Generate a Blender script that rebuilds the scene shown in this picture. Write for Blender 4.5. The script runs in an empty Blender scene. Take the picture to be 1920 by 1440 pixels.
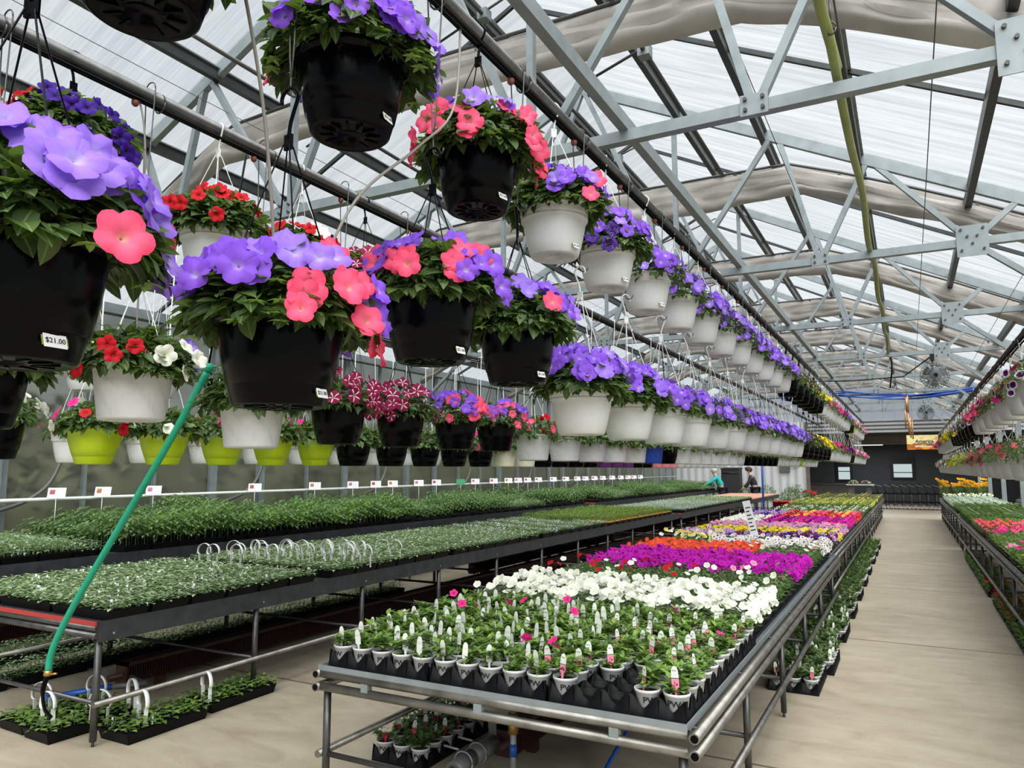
import bpy, math, random
from mathutils import Vector, Matrix, noise
random.seed(7)
R = math.radians; PI = math.pi
scn = bpy.context.scene
COL = scn.collection
rnd = random.random
def uni(a, b): return a + (b - a) * random.random()

# ------------------------------------------------------------------ materials
def lin(c):
    def f(v):
        v /= 255.0
        return v / 12.92 if v <= 0.04045 else ((v + 0.055) / 1.055) ** 2.4
    return (f(c[0]), f(c[1]), f(c[2]), 1.0)
MATS = {}
class NT:
    def __init__(s, name):
        s.m = bpy.data.materials.new(name); s.m.use_nodes = True
        s.t = s.m.node_tree; s.t.nodes.clear()
        s.out = s.n('ShaderNodeOutputMaterial'); MATS[name] = s.m
    def n(s, typ, **kw):
        nd = s.t.nodes.new(typ)
        for k, v in kw.items():
            if k.startswith('_'):
                setattr(nd, k[1:], v)
            else:
                key = int(k[1:]) if k[0] == 'i' and k[1:].isdigit() else k.replace('__', ' ')
                inp = nd.inputs[key]
                if isinstance(v, bpy.types.NodeSocket): s.t.links.new(v, inp)
                else: inp.default_value = v
        return nd
    def l(s, a, b): s.t.links.new(a, b)
    def surf(s, sock): s.l(sock, s.out.inputs['Surface']); return s.m
    def math(s, op, a, b=0.0, c=None):
        nd = s.t.nodes.new('ShaderNodeMath'); nd.operation = op
        for i, v in enumerate((a, b, c)):
            if v is None: continue
            if isinstance(v, bpy.types.NodeSocket): s.l(v, nd.inputs[i])
            else: nd.inputs[i].default_value = v
        return nd.outputs[0]
    def mix(s, f, a, b, blend='MIX'):
        nd = s.t.nodes.new('ShaderNodeMix'); nd.data_type = 'RGBA'; nd.blend_type = blend
        for key, v in ((0, f), (6, a), (7, b)):
            if isinstance(v, bpy.types.NodeSocket): s.l(v, nd.inputs[key])
            else: nd.inputs[key].default_value = v
        return nd.outputs[2]
    def ramp(s, f, stops, interp='LINEAR'):
        nd = s.t.nodes.new('ShaderNodeValToRGB'); s.l(f, nd.inputs[0]); cr = nd.color_ramp
        cr.interpolation = interp
        cr.elements[0].position, cr.elements[0].color = stops[0]
        cr.elements[1].position, cr.elements[1].color = stops[-1]
        for p, c in stops[1:-1]:
            e = cr.elements.new(p); e.color = c
        return nd.outputs[0]

def plain(name, rgb, rough=0.5, metal=0.0, noise_amt=0.0, scale=20.0, spec=0.5):
    t = NT(name)
    c = lin(rgb)
    p = t.n('ShaderNodeBsdfPrincipled', Roughness=rough, Metallic=metal)
    p.inputs['Specular IOR Level'].default_value = spec
    if noise_amt > 0:
        co = t.n('ShaderNodeTexCoord')
        nz = t.n('ShaderNodeTexNoise', Scale=scale, Detail=5.0, Vector=co.outputs['Object'])
        dark = tuple(v * (1 - noise_amt) for v in c[:3]) + (1,)
        lite = tuple(min(1, v * (1 + noise_amt)) for v in c[:3]) + (1,)
        t.l(t.ramp(nz.outputs['Fac'], [(0.3, dark), (0.7, lite)]), p.inputs['Base Color'])
    else:
        p.inputs['Base Color'].default_value = c
    return t.surf(p.outputs[0])

def leafy(name, a, b, trans=0.3, rough=0.45):
    t = NT(name)
    g = t.n('ShaderNodeNewGeometry')
    col = t.ramp(g.outputs['Random Per Island'], [(0.0, lin(a)), (1.0, lin(b))])
    uv = t.n('ShaderNodeUVMap')
    sx = t.n('ShaderNodeSeparateXYZ', Vector=uv.outputs[0])
    rib = t.math('LESS_THAN', t.math('ABSOLUTE', t.math('SUBTRACT', sx.outputs[0], 0.5)), 0.05)
    col = t.mix(t.math('MULTIPLY', rib, 0.35), col, lin((150, 175, 120)))
    p = t.n('ShaderNodeBsdfPrincipled', Roughness=rough); t.l(col, p.inputs['Base Color'])
    p.inputs['Specular IOR Level'].default_value = 0.35
    tr = t.n('ShaderNodeBsdfTranslucent', Color=t.mix(0.35, col, lin((150, 190, 60))))
    mx = t.n('ShaderNodeMixShader', Fac=trans); t.l(p.outputs[0], mx.inputs[1]); t.l(tr.outputs[0], mx.inputs[2])
    return t.surf(mx.outputs[0])

def petal(name, stops, star=None, speck=None, trans=0.3, vein=0.12):
    """uv.x runs from throat (0) to lip (1), uv.y runs round the bloom"""
    t = NT(name)
    uv = t.n('ShaderNodeUVMap')
    sx = t.n('ShaderNodeSeparateXYZ', Vector=uv.outputs[0])
    col = t.ramp(sx.outputs[0], [(p, lin(c)) for p, c in stops])
    if star:
        a = t.math('ABSOLUTE', t.math('SUBTRACT', t.math('FRACT', t.math('MULTIPLY', sx.outputs[1], 5.0)), 0.5))
        w = t.math('MULTIPLY', t.math('SUBTRACT', 1.15, sx.outputs[0]), 0.22)
        col = t.mix(t.math('LESS_THAN', a, w), col, lin(star))
    if speck:
        v = t.n('ShaderNodeTexVoronoi', Scale=34.0, Vector=uv.outputs[0])
        col = t.mix(t.math('LESS_THAN', v.outputs['Distance'], 0.22), col, lin(speck))
    ve = t.math('MULTIPLY', t.math('POWER', t.math('ABSOLUTE', t.math('SINE', t.math('MULTIPLY', sx.outputs[1], 78.5))), 8.0), vein)
    col = t.mix(ve, col, t.mix(1.0, col, (0.55, 0.5, 0.6, 1), 'MULTIPLY'))
    g = t.n('ShaderNodeNewGeometry')
    hs = t.n('ShaderNodeHueSaturation', Color=col)
    t.l(t.math('MULTIPLY_ADD', g.outputs['Random Per Island'], 0.25, 0.88), hs.inputs['Value'])
    p = t.n('ShaderNodeBsdfPrincipled', Roughness=0.6); t.l(hs.outputs[0], p.inputs['Base Color'])
    p.inputs['Specular IOR Level'].default_value = 0.2
    tr = t.n('ShaderNodeBsdfTranslucent'); t.l(hs.outputs[0], tr.inputs['Color'])
    mx = t.n('ShaderNodeMixShader', Fac=trans); t.l(p.outputs[0], mx.inputs[1]); t.l(tr.outputs[0], mx.inputs[2])
    return t.surf(mx.outputs[0])

LEAF = leafy('petunia_leaf', (42, 66, 32), (84, 106, 56))
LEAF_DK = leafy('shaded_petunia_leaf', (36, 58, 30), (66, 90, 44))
LEAF_B = leafy('bright_leaf', (86, 124, 44), (142, 172, 82))
LEAF_G = leafy('grey_green_leaf', (128, 154, 112), (196, 212, 176), 0.25)
LEAF_T = leafy('tomato_leaf', (66, 104, 58), (138, 168, 118))
LEAF_TB = leafy('fresh_tomato_leaf', (78, 122, 50), (142, 174, 84))
LEAF_S = leafy('silver_leaf', (150, 172, 150), (205, 216, 200), 0.15)
LEAF_Y = leafy('lime_leaf', (120, 150, 40), (170, 188, 66))
LEAF_D = leafy('dusty_dark_leaf', (40, 52, 44), (84, 84, 66))
LEAF_O = leafy('coleus_leaf', (110, 78, 46), (170, 118, 78))
LEAF_M = leafy('mid_leaf', (62, 92, 48), (118, 144, 86))
STEM = plain('stem_green', (92, 120, 60), 0.6)
PET = {
 'purple': petal('violet_petal', [(0, (214, 208, 170)), (0.14, (190, 170, 226)), (0.4, (146, 98, 222)), (1, (136, 82, 218))]),
 'violet': petal('lavender_petal', [(0, (220, 214, 190)), (0.15, (196, 182, 232)), (0.5, (164, 130, 232)), (1, (154, 114, 228))]),
 'coral': petal('coral_petal', [(0, (120, 84, 60)), (0.1, (236, 176, 150)), (0.32, (248, 110, 142)), (1, (250, 76, 116))]),
 'indigo': petal('indigo_petal', [(0, (30, 10, 60)), (0.4, (52, 18, 120)), (1, (66, 26, 150))]),
 'red': petal('red_petal', [(0, (230, 190, 60)), (0.12, (120, 10, 16)), (0.4, (190, 14, 28)), (1, (206, 20, 38))]),
 'white': petal('white_petal', [(0, (206, 214, 120)), (0.2, (236, 240, 214)), (1, (246, 248, 240))]),
 'star': petal('striped_petal', [(0, (130, 20, 60)), (1, (140, 16, 66))], star=(238, 214, 226)),
 'magenta': petal('magenta_petal', [(0, (90, 0, 70)), (0.2, (160, 8, 140)), (1, (206, 24, 190))]),
 'hotpink': petal('hot_pink_petal', [(0, (170, 30, 90)), (0.2, (226, 40, 130)), (1, (240, 58, 150))]),
 'yellow': petal('yellow_petal', [(0, (190, 150, 20)), (0.3, (240, 214, 30)), (1, (246, 224, 48))]),
 'paleyellow': petal('pale_yellow_petal', [(0, (210, 190, 80)), (1, (232, 226, 130))]),
 'orange': petal('orange_red_petal', [(0, (250, 190, 120)), (0.3, (236, 90, 60)), (1, (238, 84, 48))]),
 'lilac': petal('lilac_petal', [(0, (80, 20, 90)), (0.3, (130, 60, 140)), (0.6, (206, 160, 212)), (1, (224, 188, 226))]),
 'picotee': petal('picotee_petal', [(0, (40, 5, 60)), (0.72, (84, 16, 104)), (0.82, (236, 222, 236)), (1, (240, 232, 240))]),
 'eye': petal('dark_eyed_white_petal', [(0, (40, 8, 50)), (0.32, (110, 60, 110)), (0.42, (240, 236, 232)), (1, (244, 240, 234))]),
 'creamstar': petal('black_cream_petal', [(0, (24, 10, 20)), (1, (34, 14, 26))], star=(222, 212, 150)),
 'pink': petal('pink_petal', [(0, (230, 120, 150)), (0.3, (236, 130, 170)), (1, (240, 166, 196))]),
 'wine': petal('wine_petal', [(0, (60, 4, 30)), (1, (130, 14, 62))]),
 'rudbeckia': petal('rudbeckia_petal', [(0, (30, 14, 8)), (0.3, (40, 20, 8)), (0.36, (236, 150, 14)), (1, (244, 180, 24))]),
 'speck': petal('speckled_violet_petal', [(0, (60, 14, 110)), (1, (78, 24, 150))], speck=(240, 236, 250)),
}
BLACK = plain('black_plastic', (2, 3, 6), 0.22, 0, 0, 60, 0.1)
TRAYM = plain('tray_plastic', (11, 12, 14), 0.55, 0, 0.2, 40, 0.15)
WHITEP = plain('white_plastic', (208, 210, 211), 0.4, 0, 0.03, 30)
CREAMP = plain('cream_plastic', (216, 212, 190), 0.4)
LIMEP = plain('lime_plastic', (186, 214, 8), 0.35)
BLUEP = plain('blue_plastic', (18, 60, 158), 0.35)
PURP = plain('purple_plastic', (84, 30, 96), 0.4)
PINKP = plain('pink_plastic', (216, 130, 140), 0.4)
ORANGEP = plain('orange_plastic', (232, 150, 20), 0.4)
REDP = plain('red_plastic', (196, 34, 24), 0.4)
SOIL = plain('potting_soil', (44, 32, 26), 0.95, 0, 0.4, 120)
WIRE = plain('grey_wire', (84, 84, 82), 0.4, 0.7)
DRIP = plain('drip_tube_grey', (132, 128, 122), 0.55)
EMIT = plain('drip_emitter_brown', (122, 64, 48), 0.5)
STRAP = plain('white_strap', (232, 234, 232), 0.4)
CARD = plain('card_white', (236, 236, 238), 0.5)
INK = plain('black_ink', (26, 26, 30), 0.6)
GALV = plain('galvanised_steel', (140, 149, 152), 0.45, 0.4, 0.12, 9)
DARKBAR = plain('dark_glazing_bar', (62, 66, 66), 0.4, 0.5, 0.2, 12)
PIPEM = plain('dark_steel_pipe', (92, 92, 92), 0.38, 0.8, 0.25, 14)
PIPEN = plain('weathered_bench_pipe', (128, 126, 120), 0.36, 0.8, 0.35, 9)
DECK = plain('bench_deck', (70, 72, 74), 0.5, 0.5, 0.2, 30)
CHAN = plain('bench_channel', (78, 82, 86), 0.42, 0.6, 0.25, 10)
REDBOARD = plain('red_edge_strip', (168, 52, 50), 0.6)
PINKBOARD = plain('pink_board', (214, 158, 134), 0.7, 0, 0.06, 8)
GREENHOSE = plain('green_hose', (18, 160, 126), 0.4, 0, 0.08, 20)
OLIVEHOSE = plain('olive_hose', (138, 150, 84), 0.5, 0, 0.15, 6)
BLUEHOSE = plain('blue_hose', (20, 76, 170), 0.4)
REDHOSE = plain('red_hose', (138, 50, 48), 0.5)
BRASS = plain('brass', (196, 160, 92), 0.35, 0.9)
FINS = plain('brown_heating_fins', (66, 38, 32), 0.55, 0.3, 0.3, 20)
PVCG = plain('grey_fitting', (98, 98, 96), 0.45, 0.1)
DARKW = plain('dark_wall_paint', (62, 66, 70), 0.7, 0, 0.08, 3)
DARKC = plain('dark_ceiling_paint', (30, 33, 36), 0.8)
WOODP = plain('grey_wood', (98, 92, 84), 0.6, 0, 0.2, 6)
FRAMEB = plain('black_frame', (16, 18, 20), 0.5)
CARTM = plain('cart_plastic', (30, 32, 36), 0.5, 0, 0.1, 20)
ALU = plain('white_pipe_paint', (214, 218, 216), 0.35, 0.2)
COPPER = plain('copper_tube', (196, 140, 92), 0.35, 0.6)
SKIN = plain('skin', (206, 158, 132), 0.55)
TEAL = plain('teal_fabric', (38, 178, 176), 0.75, 0, 0.12, 14)
DGREY = plain('charcoal_fabric', (42, 42, 46), 0.8, 0, 0.1, 14)
HAIRG = plain('grey_hair', (186, 182, 176), 0.7)
CAPM = plain('dark_cap', (58, 48, 42), 0.8)
JEANS = plain('dark_trousers', (44, 50, 64), 0.85)
BARK = plain('bark', (70, 58, 46), 0.9, 0, 0.3, 10)
TREEL = leafy('outdoor_leaf', (60, 64, 50), (110, 112, 84), 0.1)

# concrete
t = NT('concrete_floor')
co = t.n('ShaderNodeTexCoord')
n1 = t.n('ShaderNodeTexNoise', Scale=0.9, Detail=8.0, Roughness=0.6, Vector=co.outputs['Object'])
mp = t.n('ShaderNodeMapping', Vector=co.outputs['Object']); mp.inputs['Scale'].default_value = (1.3, 3.2, 1)
n2 = t.n('ShaderNodeTexNoise', Scale=1.6, Detail=9.0, Roughness=0.65, Distortion=0.6, Vector=mp.outputs[0])
n3 = t.n('ShaderNodeTexNoise', Scale=60.0, Detail=3.0, Vector=co.outputs['Object'])
c = t.ramp(n1.outputs['Fac'], [(0.28, lin((150, 139, 119))), (0.5, lin((162, 151, 132))), (0.72, lin((178, 168, 148)))])
c = t.mix(0.42, c, t.ramp(n2.outputs['Fac'], [(0.33, lin((132, 121, 102))), (0.47, lin((162, 151, 132))), (0.7, lin((190, 181, 161)))]))
c = t.mix(t.math('MULTIPLY', t.math('LESS_THAN', n3.outputs['Fac'], 0.33), 0.5), c, lin((120, 108, 90)))
vor = t.n('ShaderNodeTexVoronoi', Scale=1.3, Vector=co.outputs['Object'])
c = t.mix(t.math('MULTIPLY', t.math('LESS_THAN', vor.outputs['Distance'], 0.02), 0.9), c, lin((50, 44, 38)))
sx = t.n('ShaderNodeSeparateXYZ', Vector=co.outputs['Object'])
fy = t.math('FRACT', t.math('DIVIDE', t.math('SUBTRACT', sx.outputs[1], 6.32), 3.66))
joint = t.math('LESS_THAN', t.math('ABSOLUTE', t.math('SUBTRACT', fy, 0.5)), 0.0036)
c = t.mix(joint, c, lin((104, 92, 76)))
p = t.n('ShaderNodeBsdfPrincipled'); t.l(c, p.inputs['Base Color'])
t.l(t.math('MULTIPLY_ADD', n2.outputs['Fac'], 0.35, 0.42), p.inputs['Roughness'])
bp = t.n('ShaderNodeBump', Strength=0.12, Distance=0.01); t.l(n2.outputs['Fac'], bp.inputs['Height']); t.l(bp.outputs[0], p.inputs['Normal'])
FLOOR = t.surf(p.outputs[0])

# roof glazing: clear-ish twin wall sheet with streaks across the fall
t = NT('roof_polycarbonate')
co = t.n('ShaderNodeTexCoord')
mp = t.n('ShaderNodeMapping', Vector=co.outputs['Object']); mp.inputs['Scale'].default_value = (0.35, 5.5, 0.35)
n1 = t.n('ShaderNodeTexNoise', Scale=2.0, Detail=6.0, Roughness=0.6, Vector=mp.outputs[0])
f = t.ramp(n1.outputs['Fac'], [(0.35, (0.34, 0.34, 0.34, 1)), (0.65, (0.1, 0.1, 0.1, 1))])
mp2 = t.n('ShaderNodeMapping', Vector=co.outputs['Object']); mp2.inputs['Scale'].default_value = (0, 1, 0)
sx = t.n('ShaderNodeSeparateXYZ', Vector=co.outputs['Object'])
ribs = t.math('LESS_THAN', t.math('FRACT', t.math('MULTIPLY', sx.outputs[1], 26.0)), 0.3)
fac = t.math('ADD', t.math('MULTIPLY', ribs, 0.06), f)
tb = t.n('ShaderNodeBsdfTransparent', Color=(0.93, 0.95, 0.96, 1))
tr = t.n('ShaderNodeBsdfTranslucent', Color=(0.5, 0.53, 0.55, 1))
mx = t.n('ShaderNodeMixShader'); t.l(fac, mx.inputs[0]); t.l(tb.outputs[0], mx.inputs[1]); t.l(tr.outputs[0], mx.inputs[2])
ROOF = t.surf(mx.outputs[0])

t = NT('wall_polycarbonate')
co = t.n('ShaderNodeTexCoord')
sx = t.n('ShaderNodeSeparateXYZ', Vector=co.outputs['Object'])
n1 = t.n('ShaderNodeTexNoise', Scale=1.2, Detail=4.0, Vector=co.outputs['Object'])
tb = t.n('ShaderNodeBsdfRefraction', Color=(0.78, 0.8, 0.76, 1), Roughness=0.35, IOR=1.03)
gl = t.n('ShaderNodeBsdfPrincipled', Roughness=0.22); gl.inputs['Base Color'].default_value = lin((120, 122, 116))
mx = t.n('ShaderNodeMixShader'); t.l(t.ramp(n1.outputs['Fac'], [(0.35, (0.25,) * 3 + (1,)), (0.7, (0.5,) * 3 + (1,))]), mx.inputs[0])
t.l(tb.outputs[0], mx.inputs[1]); t.l(gl.outputs[0], mx.inputs[2])
WALLP = t.surf(mx.outputs[0])

def ribbed(name, rgb, axis, per_m, depth=0.004, rough=0.4):
    t = NT(name)
    co = t.n('ShaderNodeTexCoord'); sx = t.n('ShaderNodeSeparateXYZ', Vector=co.outputs['Object'])
    w = t.math('SINE', t.math('MULTIPLY', sx.outputs[axis], per_m * 2 * PI))
    p = t.n('ShaderNodeBsdfPrincipled', Roughness=rough); p.inputs['Base Color'].default_value = lin(rgb)
    bp = t.n('ShaderNodeBump', Strength=0.9, Distance=depth); t.l(w, bp.inputs['Height']); t.l(bp.outputs[0], p.inputs['Normal'])
    return t.surf(p.outputs[0])
SIDING = ribbed('white_metal_siding', (206, 210, 212), 0, 3.3, 0.02)
HEADER = ribbed('grey_corrugated_header', (140, 144, 146), 2, 7.0, 0.03)

t = NT('gable_polycarbonate')
co = t.n('ShaderNodeTexCoord'); sx = t.n('ShaderNodeSeparateXYZ', Vector=co.outputs['Object'])
w = t.math('LESS_THAN', t.math('FRACT', t.math('MULTIPLY', sx.outputs[0], 2.6)), 0.06)
tb = t.n('ShaderNodeBsdfTransparent', Color=(0.9, 0.92, 0.95, 1))
tr = t.n('ShaderNodeBsdfTranslucent', Color=(0.85, 0.86, 0.9, 1))
mx = t.n('ShaderNodeMixShader'); t.l(t.math('MULTIPLY_ADD', w, 0.3, 0.45), mx.inputs[0]); t.l(tb.outputs[0], mx.inputs[1]); t.l(tr.outputs[0], mx.inputs[2])
GABLE = t.surf(mx.outputs[0])

# shade cloth
t = NT('shade_cloth')
co = t.n('ShaderNodeTexCoord')
n1 = t.n('ShaderNodeTexNoise', Scale=3.0, Detail=4.0, Vector=co.outputs['Object'])
c = t.ramp(n1.outputs['Fac'], [(0.3, lin((176, 172, 166))), (0.7, lin((208, 204, 198)))])
p = t.n('ShaderNodeBsdfDiffuse'); t.l(c, p.inputs['Color'])
tr = t.n('ShaderNodeBsdfTranslucent'); t.l(c, tr.inputs['Color'])
mx = t.n('ShaderNodeMixShader', Fac=0.4); t.l(p.outputs[0], mx.inputs[1]); t.l(tr.outputs[0], mx.inputs[2])
CLOTH = t.surf(mx.outputs[0])

# plant tag: white upper half, picture of pink blooms in the lower half (uv.y)
def tagmat(name, a, b, split=0.42):
    t = NT(name)
    uv = t.n('ShaderNodeUVMap'); sx = t.n('ShaderNodeSeparateXYZ', Vector=uv.outputs[0])
    v = t.n('ShaderNodeTexVoronoi', Scale=4.5, Vector=uv.outputs[0])
    pic = t.mix(t.math('LESS_THAN', v.outputs['Distance'], 0.28), lin(a), lin(b))
    low = t.math('LESS_THAN', sx.outputs[1], split)
    band = t.math('LESS_THAN', t.math('ABSOLUTE', t.math('SUBTRACT', sx.outputs[1], split + 0.03)), 0.025)
    lines = t.math('MULTIPLY', t.math('LESS_THAN', t.math('FRACT', t.math('MULTIPLY', sx.outputs[1], 17.0)), 0.3), t.math('LESS_THAN', t.math('ABSOLUTE', t.math('SUBTRACT', sx.outputs[1], 0.6)), 0.1))
    c = t.mix(low, lin((224, 228, 220)), pic)
    c = t.mix(band, c, lin((70, 100, 50)))
    c = t.mix(t.math('MULTIPLY', lines, 0.45), c, lin((90, 90, 90)))
    p = t.n('ShaderNodeBsdfPrincipled', Roughness=0.4); t.l(c, p.inputs['Base Color'])
    return t.surf(p.outputs[0])
TAGPINK = tagmat('pink_picture_tag', (240, 130, 160), (120, 16, 60))
TAGRED = tagmat('red_picture_tag', (206, 30, 70), (240, 90, 120))
TAGWHITE = tagmat('white_back_tag', (232, 234, 232), (232, 234, 232), -1)
def cardmat(name, pic):
    t = NT(name)
    uv = t.n('ShaderNodeUVMap'); sx = t.n('ShaderNodeSeparateXYZ', Vector=uv.outputs[0])
    x, y = sx.outputs[0], sx.outputs[1]
    inp = t.math('MULTIPLY', t.math('LESS_THAN', t.math('ABSOLUTE', t.math('SUBTRACT', x, 0.26)), 0.15), t.math('LESS_THAN', t.math('ABSOLUTE', t.math('SUBTRACT', y, 0.6)), 0.22))
    v = t.n('ShaderNodeTexVoronoi', Scale=9.0, Vector=uv.outputs[0])
    pc = t.mix(v.outputs['Distance'], lin(pic), lin(tuple(max(0, q - 90) for q in pic)))
    ln = t.math('MULTIPLY', t.math('LESS_THAN', t.math('FRACT', t.math('MULTIPLY', y, 8.0)), 0.35), t.math('MULTIPLY', t.math('GREATER_THAN', x, 0.48), t.math('LESS_THAN', x, 0.92)))
    c = t.mix(t.math('MULTIPLY', ln, 0.45), lin((236, 237, 242)), lin((120, 120, 130)))
    c = t.mix(inp, c, pc)
    p = t.n('ShaderNodeBsdfPrincipled', Roughness=0.35); t.l(c, p.inputs['Base Color'])
    return t.surf(p.outputs[0])
CARDS = [cardmat('card_red_print', (206, 70, 80)), cardmat('card_orange_print', (214, 150, 50)), cardmat('card_pink_print', (224, 140, 170))]
CARDGREEN = plain('green_card', (20, 140, 84), 0.4)

# sign art: warm blotches over pale yellow
t = NT('sign_art')
co = t.n('ShaderNodeTexCoord')
mp = t.n('ShaderNodeMapping', Vector=co.outputs['Object']); mp.inputs['Rotation'].default_value = (0, 0.5, 0); mp.inputs['Scale'].default_value = (3, 1, 9)
n1 = t.n('ShaderNodeTexNoise', Scale=0.9, Detail=3.0, Vector=mp.outputs[0])
sx = t.n('ShaderNodeSeparateXYZ', Vector=co.outputs['Object'])
c = t.ramp(n1.outputs['Fac'], [(0.35, lin((226, 214, 130))), (0.5, lin((240, 232, 170))), (0.62, lin((220, 168, 110)))])
c2 = t.ramp(n1.outputs['Fac'], [(0.35, lin((120, 140, 60))), (0.5, lin((196, 60, 44))), (0.62, lin((226, 176, 60)))])
c = t.mix(t.math('LESS_THAN', sx.outputs[2], -0.06), c, c2)
p = t.n('ShaderNodeBsdfPrincipled', Roughness=0.4); t.l(c, p.inputs['Base Color'])
SIGNART = t.surf(p.outputs[0])
t = NT('grass_outside')
co = t.n('ShaderNodeTexCoord')
n1 = t.n('ShaderNodeTexNoise', Scale=0.8, Detail=6.0, Vector=co.outputs['Object'])
p = t.n('ShaderNodeBsdfPrincipled', Roughness=0.9); t.l(t.ramp(n1.outputs['Fac'], [(0.3, lin((58, 64, 34))), (0.7, lin((96, 100, 60)))]), p.inputs['Base Color'])
GRASS = t.surf(p.outputs[0])
t = NT('daylit_window')
e = t.n('ShaderNodeEmission', Strength=0.6); e.inputs[0].default_value = (0.72, 0.86, 0.85, 1)
WINLIT = t.surf(e.outputs[0])

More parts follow.
